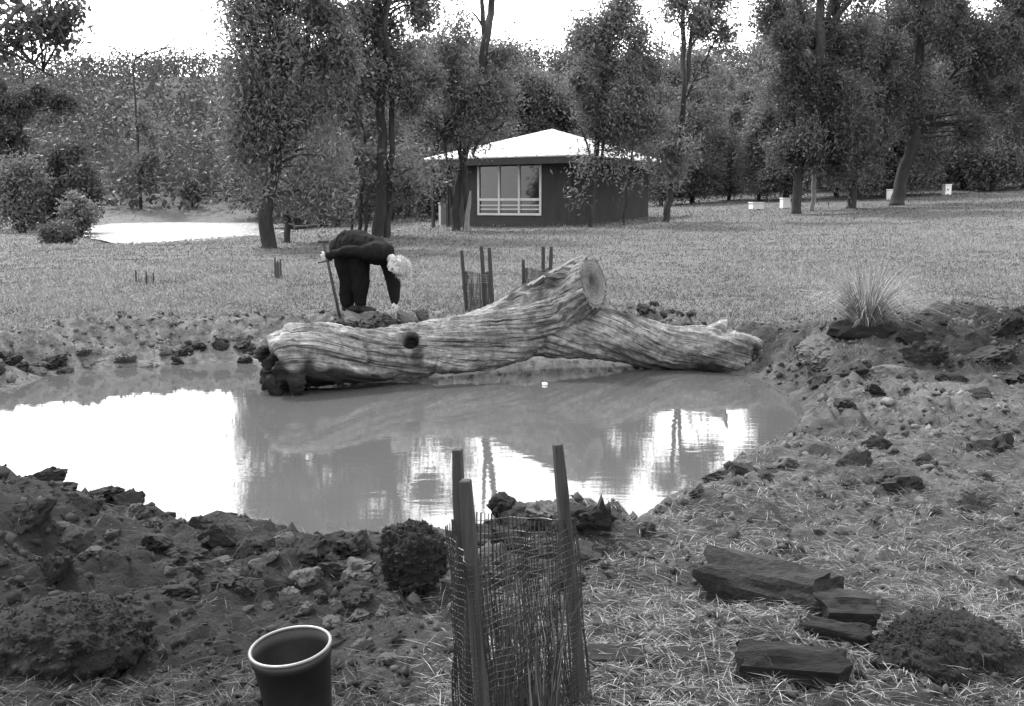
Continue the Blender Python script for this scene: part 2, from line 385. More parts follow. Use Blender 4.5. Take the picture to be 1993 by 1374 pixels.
def photo_tree(name, label, base_px, d, stems, masses, n_leaf, leaf=(.2, .065), m='leaf', droop=.55, group=None, bark='bark', bare=0, cl_r=.55, seed=0):
    """stems: lists of (px, py, radius m); masses: (px, py, rx, ry, weight) in the crown's own plane, given the same depth as width."""
    rng = np.random.default_rng(100 + seed)
    b = at(base_px[0], base_px[1], d); zb = float(zg(np.array([b[0]]), np.array([d]))[0]); b[2] = zb
    root = thing(name, label, 'tree', b, group=group)
    tb = MB(); pts = []
    for st in stems:
        dy = 0; P = []
        for i, (x, y, r) in enumerate(st):
            p = at(x, y, d) - b
            p[1] = rng.normal() * .12 * i if len(stems) > 1 else rng.normal() * .05 * i
            P.append((*p, r))
        P[0] = (P[0][0], P[0][1], min(P[0][2], -.1) if st is stems[0] or P[0][2] < .6 else P[0][2], P[0][3])
        Q = spline(P, 5); Q[1:-1, :2] += rng.normal(size=(len(Q) - 2, 2)) * .025
        if Q[0, 2] < 0: Q[0, 3] *= 1.25
        tb.tube(Q[:, :3], np.maximum(Q[:, 3], .008), 9); pts.append(Q)
    allp = np.concatenate(pts)
    px2m = d / F
    cen = []; rad = []; npr = []
    tw = sum(q[2] * q[3] * q[4] for q in masses)
    for (x, y, rx, ry, wt) in masses:
        c0 = at(x, y, d) - b; R3 = np.array((rx * px2m, min(rx, ry * 1.2) * px2m * .9, ry * px2m))
        k = max(3, int(round(R3[0] * R3[2] * 3.2 * wt / (cl_r / .55) ** 2)))
        for _ in range(k):
            v = rng.normal(size=3); v /= np.linalg.norm(v); v *= rng.uniform(0, 1) ** .45
            cen.append(c0 + v * R3 * .92); rad.append(cl_r * rng.uniform(.55, 1.25)); npr.append(n_leaf * (rx * ry * wt / tw) / k * rng.uniform(.6, 1.4))
    for c in cen:                          # a limb to each leaf cluster
        dd = np.linalg.norm(allp[:, :3] - c, axis=1) + np.where(allp[:, 2] > c[2] - .1, 1.5, 0) + np.where(allp[:, 2] < 1.2, 3, 0)
        s = allp[np.argmin(dd)]; r0 = max(.012, min(s[3] * .5, .05))
        mid = (s[:3] + c) / 2 + np.array((0, 0, .12)) + rng.normal(size=3) * .12
        Q = spline([(*s[:3], r0), (*mid, r0 * .6), (*c, .006)], 3)
        tb.tube(Q[:, :3], Q[:, 3], 5, cap=False)
    tb.build('trunk', M[bark], root, True)
    link(cluster_crown(cen, rad, npr, leaf[0], leaf[1], droop, rng), 'crown', M[m], root)
    return root

# ---- the row of gum trees across the paddock
GT = 'tall gum trees standing across the paddock'
photo_tree('gum_tree', 'tall leafy gum with thick dark trunk beside the far pond', (522, 487), 27,
    [[(521, 487, .21), (524, 400, .185), (538, 300, .15), (548, 150, .12), (545, 0, .09), (550, -160, .05)], [(540, 290, .1), (590, 150, .07), (610, 0, .05), (615, -120, .03)], [(545, 200, .08), (500, 80, .05), (480, -40, .03)]],
    [(520, 200, 95, 150, 1.1), (560, 20, 130, 120, 1.2), (560, -140, 120, 110, 1.1), (610, 250, 75, 120, 1), (510, 360, 45, 65, .7), (600, 380, 60, 60, .8), (480, 60, 60, 60, .9), (590, 115, 85, 65, 1), (650, 60, 70, 90, 1), (640, -100, 70, 90, 1), (470, 250, 30, 80, .6)], 46000, (.17, .05), seed=1, group=GT)
photo_tree('gum_tree', 'slim dark trunked gum just right of the thick pondside gum', (557, 465), 30,
    [[(557, 465, .1), (556, 400, .09), (566, 300, .07), (590, 150, .05), (600, 60, .03)]], [(600, 300, 60, 100, .9), (640, 160, 60, 110, 1), (650, 340, 50, 80, .8)], 11000, seed=2, group=GT)
photo_tree('gum_tree', 'tall straight double stemmed gum rising behind the stooping person', (738, 447), 32,
    [[(735, 447, .22), (745, 390, .18), (742, 250, .15), (745, 100, .12), (750, -60, .09), (750, -220, .05)], [(752, 440, .12), (757, 350, .1), (762, 200, .09), (757, 60, .07), (762, -80, .04)], [(748, 120, .07), (700, 10, .05), (680, -100, .03)]],
    [(700, 120, 100, 110, 1.2), (730, -30, 130, 100, 1.1), (730, -170, 120, 90, 1), (690, 270, 80, 80, .8), (800, 190, 60, 100, 1), (790, 330, 55, 60, .55), (820, 20, 40, 60, .4)], 36000, (.18, .055), seed=3, group=GT)
photo_tree('gum_sapling', 'thin several stemmed gum clump left of the double stemmed gum', (700, 440), 34,
    [[(697, 440, .07), (702, 380, .06), (712, 300, .05), (700, 200, .03)], [(710, 440, .06), (716, 390, .05), (735, 340, .03)], [(686, 442, .05), (680, 360, .04), (672, 250, .03)]],
    [(690, 250, 60, 80, 1), (640, 340, 50, 60, .8), (660, 190, 60, 60, .8)], 8000, seed=4)
photo_tree('gum_tree', 'forked gum with twin dark trunks at the left corner of the house', (892, 452), 36,
    [[(886, 450, .16), (890, 380, .14), (905, 290, .13), (930, 200, .14), (945, 90, .15), (957, 0, .12), (962, -110, .08)], [(905, 452, .12), (908, 390, .1), (902, 320, .09), (880, 200, .06), (870, 110, .03)],
     [(946, 95, .11), (938, 20, .08), (935, -60, .05)], [(920, 300, .06), (940, 265, .06), (975, 245, .05), (990, 205, .045), (1025, 165, .02)], [(888, 440, .08), (880, 400, .07), (872, 330, .05), (860, 250, .03)]],
    [(900, 210, 80, 70, 1), (960, 160, 60, 60, .9), (860, 130, 45, 60, .45), (900, 70, 55, 55, .22), (980, 100, 32, 35, .6), (840, 240, 50, 45, .8), (880, -70, 45, 55, .2), (870, 310, 28, 20, .3)], 20000, (.18, .055), seed=5, group=GT)
photo_tree('gum_tree', 'dense pointed gum in front of the right side of the house roof', (1152, 438), 36,
    [[(1152, 438, .11), (1155, 380, .1), (1165, 250, .09), (1185, 100, .06), (1195, 20, .03)], [(1168, 330, .05), (1172, 280, .05), (1178, 180, .04), (1160, 100, .02)], [(1160, 330, .05), (1130, 250, .03)]],
    [(1190, 70, 75, 65, 1.1), (1190, 170, 105, 70, 1.2), (1205, 245, 80, 42, 1), (1140, 320, 34, 40, .2), (1125, 180, 45, 50, .8), (1200, 305, 36, 26, .15), (1200, 15, 38, 30, .9), (1135, 380, 20, 26, .18)], 30000, (.18, .055), seed=6, group=GT)
photo_tree('gum_sapling', 'slender gum sapling against the right hand wall of the house', (1215, 430), 37,
    [[(1215, 430, .06), (1219, 380, .055), (1228, 310, .04), (1238, 220, .02)]], [(1245, 215, 38, 45, 1), (1222, 330, 18, 28, .2)], 3400, seed=7)
photo_tree('gum_tree', 'sparse leaning gum with two thin stems right of the house', (1297, 428), 38,
    [[(1297, 428, .15), (1302, 390, .13), (1326, 300, .11), (1327, 180, .1), (1333, 60, .09), (1330, -60, .06)], [(1330, 200, .09), (1340, 110, .08), (1355, 40, .06), (1375, -40, .04)], [(1335, 190, .05), (1375, 110, .04), (1400, 60, .02)], [(1342, 100, .05), (1385, 20, .03)]],
    [(1390, 50, 45, 60, .7), (1350, -20, 70, 50, .6), (1300, 20, 30, 40, .35), (1325, 270, 45, 50, .6), (1385, 170, 35, 30, .45), (1290, 310, 35, 45, .6)], 10000, seed=8, group=GT)
photo_tree('gum_tree', 'broad spreading gum with many forked limbs in the right hand clump', (1560, 416), 41,
    [[(1550, 416, .2), (1556, 340, .18), (1575, 200, .18), (1590, 90, .2), (1600, 0, .16), (1605, -120, .1)], [(1590, 80, .15), (1640, 20, .12), (1690, -50, .06)], [(1588, 90, .13), (1560, 20, .1), (1545, -60, .05)], [(1585, 95, .1), (1530, 40, .06), (1500, -20, .03)], [(1598, 70, .11), (1625, 0, .08), (1640, -80, .04)]],
    [(1530, 60, 75, 70, .8), (1600, 150, 110, 70, 1.2), (1620, 250, 90, 80, 1.2), (1560, 300, 60, 60, 1), (1640, 0, 110, 60, .5), (1520, -50, 80, 50, .5), (1700, 80, 80, 80, 1.1), (1490, 20, 45, 50, .6)], 40000, (.2, .065), m='leaf_dark', seed=9, group=GT)
photo_tree('gum_tree', 'pale streaked straight gum trunk in the middle of the right clump', (1583, 412), 43,
    [[(1581, 412, .1), (1584, 350, .1), (1588, 250, .09), (1590, 150, .05)]], [(1610, 200, 60, 80, 1), (1590, 300, 50, 50, .5)], 7000, m='leaf_dark', bark='bark_pale', seed=10, group=GT)
photo_tree('gum_tree', 'short forked gum with low slanting branch in the right clump', (1655, 398), 44,
    [[(1655, 398, .2), (1660, 350, .17), (1658, 300, .14), (1655, 220, .09), (1660, 120, .04)], [(1662, 325, .11), (1700, 285, .09), (1745, 255, .06), (1780, 220, .03)]],
    [(1680, 220, 80, 60, 1.1), (1620, 310, 50, 55, 1), (1720, 150, 80, 60, 1), (1690, 320, 45, 25, .5)], 14000, m='leaf_dark', seed=11, group=GT)
photo_tree('gum_tree', 'stout right leaning gum beside a white box on the rise', (1748, 402), 45,
    [[(1746, 402, .33), (1757, 350, .27), (1775, 270, .25), (1785, 150, .22), (1790, 0, .16), (1800, -120, .1)], [(1775, 260, .13), (1840, 170, .1), (1900, 90, .05)], [(1783, 160, .12), (1740, 60, .08), (1720, -30, .04)]],
    [(1800, 40, 140, 80, 1.2), (1900, 100, 120, 80, 1.2), (1760, 180, 80, 70, 1), (1870, 220, 100, 60, 1), (1980, 60, 100, 90, 1), (1820, -80, 160, 70, 1), (1820, 290, 60, 35, .6), (1990, 220, 60, 70, .8)], 46000, (.2, .07), m='leaf_dark', seed=12, group=GT)
photo_tree('overhanging_tree', 'near dark tree at left whose leafy branch overhangs the top left corner', (-330, 760), 10,
    [[(-330, 690, .2), (-320, 400, .18), (-300, 100, .15), (-280, -200, .12), (-290, -500, .08)], [(-290, 20, .1), (-150, -60, .05), (0, -40, .03), (60, 20, .022), (68, 100, .016), (76, 140, .005)], [(0, -40, .02), (90, -10, .014), (170, 15, .005)], [(20, 0, .02), (110, 60, .014), (150, 90, .005)]],
    [(50, 30, 95, 42, 1.2), (-60, 20, 80, 60, 1), (140, 10, 50, 28, .7), (20, 80, 55, 26, .9), (105, 80, 45, 22, .6), (-260, -250, 160, 160, .8)], 6500, (.075, .034), m='leaf_dark', cl_r=.16, seed=13)
photo_tree('dark_tree', 'dark bushy tree at the left edge behind the pale shrubs', (30, 402), 58,
    [[(30, 402, .25), (34, 300, .2), (40, 180, .1), (44, 130, .04)]],
    [(40, 200, 75, 60, 1), (10, 290, 75, 60, 1), (110, 190, 40, 40, .6), (60, 340, 70, 40, .7)], 14000, (.28, .1), m='leaf_dark', seed=23)
photo_tree('dead_tree', 'bare twiggy dead tree showing against the sky left of centre', (268, 425), 92,
    [[(275, 425, .14), (270, 300, .11), (262, 140, .08), (270, 108, .07), (310, 95, .06), (345, 68, .045), (400, 30, .02)], [(268, 112, .06), (240, 100, .05), (205, 104, .03)], [(312, 95, .06), (350, 92, .04), (372, 104, .02)], [(258, 104, .04), (265, 92, .02)], [(296, 80, .03), (300, 66, .02)]],
    [(268, 330, 40, 60, .5), (275, 240, 40, 40, .4)], 2500, leaf=(.4, .15), cl_r=1.0, seed=14)

# ---- shrubs at the left of the field
def bush(name, label, px, py, d, w_, h_, n_, m='leaf', leaf=(.2, .07), seed=0, group=None):
    rng = np.random.default_rng(500 + seed); b = at(px, py, d); b[2] = float(zg(np.array([b[0]]), np.array([d]))[0])
    root = thing(name, label, 'shrub', b, group=group); k = max(6, n_ // 220)
    W = w_ * d / F / 2; H = h_ * d / F
    v = rng.normal(size=(k, 3)); v /= np.linalg.norm(v, axis=1)[:, None]; v *= rng.uniform(.2, 1, k)[:, None] ** .5
    cen = v * np.array((W * .85, W * .8, H * .45)) + np.array((0, 0, H * .5)); cen[:, :2] *= (1.1 - .5 * np.clip(cen[:, 2:] / H, 0, 1))
    tb = MB()
    for c in cen:
        Q = spline([(0 + rng.normal() * .06, rng.normal() * .06, -.05, .035), (*(c * np.array((.5, .5, .55))), .025), (*c, .008)], 4); tb.tube(Q[:, :3], Q[:, 3], 5)
    tb.build('stem', M['bark'], root, True)
    link(cluster_crown(cen, np.full(k, W * .28) * rng.uniform(.7, 1.3, k), np.full(k, n_ / k), leaf[0], leaf[1], .1, rng), 'foliage', M[m], root)
    return root
bush('dark_shrub', 'low dark rounded bush on the grass at the near edge of the far pond', 115, 458, 36, 85, 42, 5000, 'leaf_dark', (.12, .05), 1)
bush('dark_shrub', 'tall very dark evergreen shrub left of the far pond', 140, 395, 52, 140, 210, 14000, 'leaf_dark', (.26, .1), 2)
bush('pale_shrub', 'pale green upright shrub in front of the dark evergreen', 150, 425, 46, 90, 90, 5000, 'leaf_pale', (.2, .08), 3)
bush('pale_shrub', 'pale leafy shrub at the left edge below the overhanging crown', 40, 405, 50, 150, 150, 9000, 'leaf_pale', (.22, .08), 4)
bush('pale_shrub', 'small bushy sapling on the far bank with its reflection in the far pond', 375, 418, 93, 45, 60, 2500, 'leaf_pale', (.3, .13), 5)
bush('dark_shrub', 'grey green shrub tucked behind the pale shrub at left', 85, 428, 55, 100, 60, 3500, 'leaf', (.22, .08), 6)

# ---- woodland behind the house: individual trees sharing a few crowns
def wood_variant(k):
    rng = np.random.default_rng(900 + k); H = 9.0; cen = []; tb = MB()
    Q = spline([(0, 0, -.3, .18), (rng.normal() * .2, 0, 3, .15), (rng.normal() * .4, rng.normal() * .3, 6, .09), (rng.normal() * .4, 0, 8.4, .03)], 5); tb.tube(Q[:, :3], Q[:, 3], 7)
    for i in range(60):
        z = rng.uniform(1.2, 9.2) ; r = 2.1 * math.sin(math.pi * min(1, (z / 9.6)) ** .8) ** .6 * rng.uniform(.3, 1); a = rng.uniform(0, 6.28)
        cen.append((r * math.cos(a), r * math.sin(a), z))
        s = Q[np.argmin(np.abs(Q[:, 2] - max(1, z - 1.2)))]
        tb.tube([s[:3], (np.array(s[:3]) + cen[-1]) / 2 + (0, 0, .2), cen[-1]], [s[3] * .4, .03, .01], 5, cap=False)
    cr = cluster_crown(np.array(cen), rng.uniform(.5, .95, 60), np.full(60, 300), .25, .085, .4, rng)
    return tb.mesh('trunk'), cr
WV = [wood_variant(k) for k in range(4)]
for a, _ in WV: a.polygons.foreach_set('use_smooth', [True] * len(a.polygons))
cr2 = []
for k, (a, b) in enumerate(WV):
    a.materials.append(M['bark']); b.materials.append(M[('leaf', 'leaf_pale', 'leaf', 'leaf_dark')[k]])
WOOD = []
rr = random.Random(3)
for row, (d0, x0, x1, stp, h0) in enumerate([(56, 590, 2080, 62, 7.8), (68, 560, 2120, 60, 10.5), (82, 520, 2150, 66, 12.5)]):
    x = x0
    while x < x1:
        d = d0 + rr.uniform(-5, 5); xx = x + rr.uniform(-20, 20)
        hh = h0 * rr.uniform(.8, 1.12)
        if 960 < xx < 1090: hh *= .88
        if 1240 < xx < 1480: hh *= .74
        if row < 1 and 900 < xx < 1230: x += stp; continue
        WOOD.append((xx, d, hh, rr.randrange(4), rr.uniform(0, 6.28), row)); x += stp * rr.uniform(.8, 1.25)
WL = ['low front row tree of the wood', 'middle row tree of the wood', 'tall back row tree of the wood']
for xx, d, hh, k, a, row in WOOD:
    b = at(xx, 400, d); b[2] = float(zg(np.array([b[0]]), np.array([d]))[0]) - .05
    zone = next(z for lim, z in ((740, 'left of the double stemmed gum'), (880, 'between the double stemmed gum and the house'), (1010, 'behind the left half of the roof'), (1130, 'behind the roof peak'), (1280, 'behind the dense pointed gum'), (1440, 'behind the sparse leaning gum'), (1600, 'behind the broad spreading gum'), (1760, 'left of the stout leaning gum'), (1880, 'right of the stout leaning gum'), (9999, 'at the right edge of the photo')) if xx < lim)
    t = thing('woodland_tree', '%s %s' % (WL[row], zone), 'tree', b, a, 'woodland trees ' + zone)
    s = hh / 9.0; t.scale = (s * rr.uniform(.95, 1.25), s * rr.uniform(.95, 1.25), s)
    link(WV[k][0], 'trunk', None, t); link(WV[k][1], 'crown', None, t)

# the wooded hill beyond the far pond: one mass
rng = np.random.default_rng(77); k = 5200
hx = rng.uniform(-210, 170, k); hy = 91 + 125 * rng.uniform(0, 1, k) ** 1.25; keep = np.abs(hx) < hy * 1.0 + 5
hx, hy = hx[keep], hy[keep]; hz = zg(hx, hy, False)
P = []; T = []
for x, y, z in zip(hx, hy, hz):
    m_ = 52; r = rng.uniform(1.4, 2.6); h = rng.uniform(2.5, 5)
    v = rng.normal(size=(m_, 3)); v /= np.linalg.norm(v, axis=1)[:, None]; v *= rng.uniform(.6, 1, m_)[:, None]
    P.append(np.array((x, y, z + h * .6)) + v * np.array((r, r, h * .7))); T.append(np.clip(rng.uniform(.05, .4) + rng.uniform(-.05, .12, m_), 0, 1))
o = link(leafmesh('hill_forest', np.concatenate(P), .68, .32, .2, np.concatenate(T), rng), 'hill_forest', M['leaf_dark'])
tag(o, 'distant forest covering the hill beyond the far pond', 'forest', kind='stuff')

# ------------------------------------------------------------------ house
def house():
    c = np.array((2.15, 37.6)); ul = np.array((-4.6, 2.9)); L1 = 5.6; L2 = 7.0
    ul = ul / np.linalg.norm(ul); ur = np.array((-ul[1], ul[0])) * -1
    if ur[1] < 0: ur = -ur
    z0 = .55; zt = 3.48; ctr = c + ul * L1 / 2 + ur * L2 / 2
    zf = .87
    root = thing('house', 'small dark square house with white pyramid roof and wide white framed window', 'house', (*ctr, zf))
    def W(a, b, z): p = c + ul * a + ur * b - ctr; return Vector((p[0], p[1], z - zf))
    def slab(a0, a1, b0, b1, q0, q1):
        V = [W(a, b, z) for a in (a0, a1) for b in (b0, b1) for z in (q0, q1)]
        return V, [(0,1,3,2),(4,6,7,5),(0,4,5,1),(2,3,7,6),(0,2,6,4),(1,5,7,3)]
    t = .14
    wa0, wa1, wz0, wz1 = 1.30, 4.05, 1.36, 3.24          # the window opening, measured along the front wall from the near corner
    fw = MB()
    fw.add(*slab(0, wa0, 0, t, z0, zt)); fw.add(*slab(wa1, L1, 0, t, z0, zt)); fw.add(*slab(wa0, wa1, 0, t, z0, wz0)); fw.add(*slab(wa0, wa1, 0, t, wz1, zt))
    fw.build('front_wall', M['wall'], root)
    MB().add(*slab(0, t, t, L2, z0, zt)).build('side_wall', M['wall'], root)
    MB().add(*slab(L1 - t, L1, t, L2, z0, zt)).build('side_wall', M['wall'], root)
    MB().add(*slab(t, L1 - t, L2 - t, L2, z0, zt)).build('back_wall', M['wall'], root)
    MB().add(*slab(t, L1 - t, t, L2 - t, z0, 1.0)).build('floor', M['dark_room'], root)
    for a in (0.0, L1): MB().add(*slab(a - .05, a + .05, -.05, -.028, z0, zt - .31)).build('corner_board', M['fascia'], root)
    # roof
    e = .75; ap = W(L1 / 2, L2 / 2, 4.78)
    E = [W(-e, -e, zt), W(L1 + e, -e, zt), W(L1 + e, L2 + e, zt), W(-e, L2 + e, zt)]
    lo = [p - Vector((0, 0, .05)) for p in E]
    rf = MB(); V = E + [ap] + lo
    rf.add(V, [(0,1,4),(1,2,4),(2,3,4),(3,0,4),(5,8,7,6),(0,5,6,1),(1,6,7,2),(2,7,8,3),(3,8,5,0)])
    ro = rf.build('roof', M['roof'], root)
    ribs = MB()
    for i, j in ((0, 1), (3, 0), (1, 2)):                # the standing seams of the sheets
        for q in np.linspace(.06, .94, 15):
            s = E[i].lerp(E[j], float(q)); kk = 1 - abs(2 * q - 1); mid = (E[i] + E[j]) / 2
            tp = s + (ap - mid) * kk
            ribs.tube([s + Vector((0, 0, .01)), s.lerp(tp, .97) + Vector((0, 0, .01))], .018, 4)
    ribs.build('seam', M['roof'], ro)
    fa = MB(); fa.add(*slab(-e + .03, L1 + e - .03, -e + .02, -e + .06, zt - .30, zt - .05)); fa.add(*slab(-e + .02, -e + .06, -e + .065, L2 + e - .03, zt - .30, zt - .05)); fa.add(*slab(L1 + e - .06, L1 + e - .02, -e + .065, L2 + e - .03, zt - .30, zt - .05))
    fa.build('fascia', M['fascia'], ro)
    MB().add(*slab(-e + .07, L1 + e - .07, -e + .07, L2 + e - .07, zt - .3, zt - .28)).build('soffit', M['fascia'], ro)
    # window
    fr = MB(); fwid = .085
    fr.add(*slab(wa0 - fwid, wa0, -.04, .1, wz0 - fwid, wz1 + fwid)); fr.add(*slab(wa1, wa1 + fwid, -.04, .1, wz0 - fwid, wz1 + fwid))
    fr.add(*slab(wa0, wa1, -.04, .1, wz0 - fwid, wz0)); fr.add(*slab(wa0, wa1, -.04, .1, wz1, wz1 + fwid * .6))
    wn = fr.build('window', M['white_paint'], root)
    mz = wz0 + .52; third = (wa1 - wa0) / 3
    MB().add(*slab(wa0, wa1, -.03, .06, mz - .045, mz + .045)).build('transom', M['white_paint'], wn)
    for i in (1, 2):
        MB().add(*slab(wa0 + third * i - .035, wa0 + third * i + .035, -.034, .055, wz0, wz1)).build('mullion', M['white_paint'], wn)
    for i in range(3):
        a0, a1 = wa0 + third * i + .036, wa0 + third * (i + 1) - .036
        MB().add(*slab(a0, a1, .02, .028, mz + .046, wz1)).build('pane', M['glass'], wn)
        MB().add(*slab(a0, a1, .035, .043, wz0, mz - .046)).build('pane', M['glass'], wn)
        for q in (.15, .30):
            MB().add(*slab(a0, a1, -.012, .018, wz0 + q - .02, wz0 + q + .02)).build('slat', M['white_paint'], wn)
    # leaning panel inside and post at the left
    MB().add(*slab(L1 + .35, L1 + .45, -.5, -.4, z0, zt - .3)).build('verandah_post', M['wall'], root)
    MB().add(*slab(1.9, 3.2, 2.0, 2.1, 1.0, 2.2)).build('inner_partition', M['dark_room'], root)
    # low base skirt
    MB().add(*slab(-.02, L1 + .02, -.025, -.002, z0, 1.08)).build('base_board', M['fascia'], root)
house()
b = at(866, 417, 43); b[2] = float(zg(np.array([b[0]]), np.array([43]))[0])
t = thing('metal_cabinet', 'pale upright box standing beside the left corner of the house', 'box', b, .3)
MB().box((0, 0, .47), (.46, .4, .9)).build('body', M['tin'], t); MB().box((0, 0, .945), (.52, .46, .05)).build('lid', M['tin'], t)
MB().box((0, -.205, .47), (.36, .01, .7)).build('door', M['tin'], t)

def hive(px, py, d, w_, h_, label, rz=.2):
    b = at(px, py, d); b[2] = float(zg(np.array([b[0]]), np.array([d]))[0]) ; zz = max(b[2], at(px, py, d)[2]) - b[2]
    t = thing('white_box', label, 'box', b, rz, 'white boxes along the edge of the wood')
    MB().box((0, 0, h_ * .5 + .04), (w_, w_ * .9, h_)).build('body', M['hive'], t)
    MB().box((0, 0, h_ + .075), (w_ * 1.1, w_, .05)).build('lid', M['hive'], t)
    for s in (-1, 1): MB().box((s * w_ * .35, 0, .018), (.07, w_ * .8, .04)).build('foot', M['hive'], t)
hive(1471, 421, 46, .52, .26, 'low wide white box, leftmost of the white boxes on the grass')
hive(1527, 418, 46, .36, .40, 'white box just left of the broad spreading gum')
hive(1735, 376, 50, .34, .42, 'white box half hidden behind the stout leaning gum')
hive(1843, 362, 52, .34, .45, 'white box standing alone on the rise, rightmost of all')

# ------------------------------------------------------------------ the fallen trunk
def fallen_trunk():
    A = np.array([(*at(532, 712, 8.80), .27), (*at(600, 693, 8.95), .285), (*at(700, 690, 9.15), .245), (*at(800, 682, 9.35), .235), (*at(900, 664, 9.6), .235), (*at(1000, 637, 9.85), .265), (*at(1075, 605, 9.95), .275), (*at(1118, 578, 9.90), .245), (*at(1155, 549, 9.80), .215), (*at(1195, 520, 9.70), .205)])
    Bp = np.array([(*at(1000, 642, 9.9), .22), (*at(1080, 642, 10.0), .27), (*at(1150, 648, 10.05), .265), (*at(1220, 660, 10.1), .245), (*at(1300, 677, 10.1), .215), (*at(1370, 680, 10.05), .225), (*at(1425, 686, 10.0), .20), (*at(1462, 692, 9.98), .155)])
    SA, SB = spline(A, 10), spline(Bp, 10)
    mb = MB()
    def stem(Q, hollow=False, flat=None):
        nseg = 36; V, Fc = tube(Q[:, :3], Q[:, 3], nseg, cap=False); V = [np.array(v) for v in V]
        if flat is not None:                             # square saw cut at the far end
            pass
        nrow = len(Q)
        base = len(V)
        if hollow:
            ax = Q[0, :3] - Q[1, :3]; ax /= np.linalg.norm(ax)
            for k in range(nseg): V[k] = V[k] + ax * (.10 * vn(np.array([k * .45]), np.array([3.]), s=4)[0] + .03)
            ring = []
            for f_, dep in ((.72, .02), (.66, .25), (.5, .55)):
                ring.append([Q[0, :3] + (V[k] - Q[0, :3]) * f_ - ax * dep for k in range(nseg)])
            for rg in ring: V += rg
            offs = [0] + [base + i * nseg for i in range(3)]
            for i in range(3):
                for k in range(nseg):
                    k2 = (k + 1) % nseg; Fc.append((offs[i] + k2, offs[i] + k, offs[i + 1] + k, offs[i + 1] + k2))
            Fc.append(tuple(offs[3] + k for k in range(nseg - 1, -1, -1)))
        else: Fc.append(tuple(range(nseg - 1, -1, -1)))
        Fc.append(tuple((nrow - 1) * nseg + k for k in range(nseg)))
        mb.add(V, Fc)
    stem(SA, True); stem(SB)
    def lump(P, n_=10):
        Q = spline(P, 5); mb.tube(Q[:, :3], Q[:, 3], n_, dome=True)
    # buttress and splinters at the hollow end, the torn rise at the other
    lump([(*at(556, 655, 8.75), .05), (*at(570, 700, 8.64), .075), (*at(578, 745, 8.6), .07), (*at(574, 772, 8.62), .05)])
    lump([(*at(520, 725, 8.75), .03), (*at(530, 750, 8.66), .07), (*at(545, 775, 8.62), .06)])
    lump([(*at(545, 690, 8.9), .06), (*at(525, 715, 8.75), .045), (*at(512, 755, 8.66), .03)])
    lump([(*at(565, 650, 8.9), .09), (*at(620, 650, 8.95), .11), (*at(680, 662, 9.1), .08)])
    lump([(*at(610, 720, 8.72), .09), (*at(690, 728, 8.9), .08), (*at(760, 725, 9.1), .06)])
    lump([(*at(1340, 680, 10.0), .14), (*at(1385, 655, 10.0), .10), (*at(1410, 630, 10.0), .055), (*at(1422, 606, 10.0), .012)])
    lump([(*at(1380, 685, 9.92), .13), (*at(1425, 668, 9.9), .10), (*at(1455, 668, 9.86), .06), (*at(1478, 672, 9.86), .03)])
    lump([(*at(1390, 705, 9.9), .12), (*at(1440, 712, 9.85), .08), (*at(1475, 712, 9.8), .03)])
    lump([(*at(1000, 590, 9.85), .08), (*at(1060, 558, 9.9), .10), (*at(1110, 530, 9.9), .085), (*at(1150, 512, 9.88), .04)])
    lump([(*at(860, 700, 9.35), .12), (*at(950, 690, 9.6), .13), (*at(1040, 668, 9.8), .11)])
    me = remesh(mb, .014, 3)
    V = mverts(me); N_ = mnormals(me)
    # grain coordinates: distance along the stem and angle round it
    S_ = []; 
    for Q in (SA, SB):
        seg = np.concatenate([[0], np.cumsum(np.linalg.norm(np.diff(Q[:, :3], axis=0), axis=1))])
        d2 = ((V[:, None, :] - Q[None, :, :3]) ** 2).sum(2); i = d2.argmin(1); S_.append((np.sqrt(d2.min(1)) / Q[i, 3], seg[i], i, Q))
    useB = (S_[1][0] < S_[0][0])
    s = np.where(useB, S_[1][1] + 3.0, S_[0][1])
    ctr = np.where(useB[:, None], S_[1][3][S_[1][2], :3], S_[0][3][S_[0][2], :3])
    rel = V - ctr
    # refine s by projection on the local tangent
    tang = np.where(useB[:, None], np.gradient(S_[1][3][:, :3], axis=0)[S_[1][2]], np.gradient(S_[0][3][:, :3], axis=0)[S_[0][2]])
    tang /= np.linalg.norm(tang, axis=1)[:, None]
    s = s + (rel * tang).sum(1)
    u = np.cross(tang, np.array((0, 0, 1.0))); u /= np.linalg.norm(u, axis=1)[:, None]; v = np.cross(u, tang)
    th = np.arctan2((rel * v).sum(1), (rel * u).sum(1)) + s * .9            # the grain spirals
    ga = np.stack([s * .55, np.cos(th) * 1.5, np.sin(th) * 1.5], 1)
    flute = fbm(ga[:, 0] * 1.3, ga[:, 1] * 1.7, ga[:, 2] * 1.7, 3, 31) * .04 + fbm(ga[:, 0] * 4.5, ga[:, 1] * 7, ga[:, 2] * 7, 4, 41) * .036
    lumps = fbm(V[:, 0] * 3, V[:, 1] * 3, V[:, 2] * 3, 3, 51) * .03 + (.4 - np.abs(fbm(V[:, 0] * 7, V[:, 1] * 7, V[:, 2] * 11, 3, 53))) * .035
    disp = flute + lumps
    axc = A[-2, :3] - A[-3, :3]; axc /= np.linalg.norm(axc)
    ncut = np.array((.80, -.55, .22)); ncut /= np.linalg.norm(ncut); pcut = A[-2, :3]
    stain_shade = np.ones(len(V))
    # knot hole, saw nick and the dark runs below the knot
    def near_px(px, py, r, stretch=1.0):
        q = V - np.array((0, 0, CAMZ)); fy = q[:, 1] * math.cos(PITCH) - q[:, 2] * math.sin(PITCH); up = q[:, 1] * math.sin(PITCH) + q[:, 2] * math.cos(PITCH)
        X_ = CX + F * q[:, 0] / fy; Y_ = CY - F * up / fy
        return np.hypot(X_ - px, (Y_ - py) / stretch) / r, X_, Y_
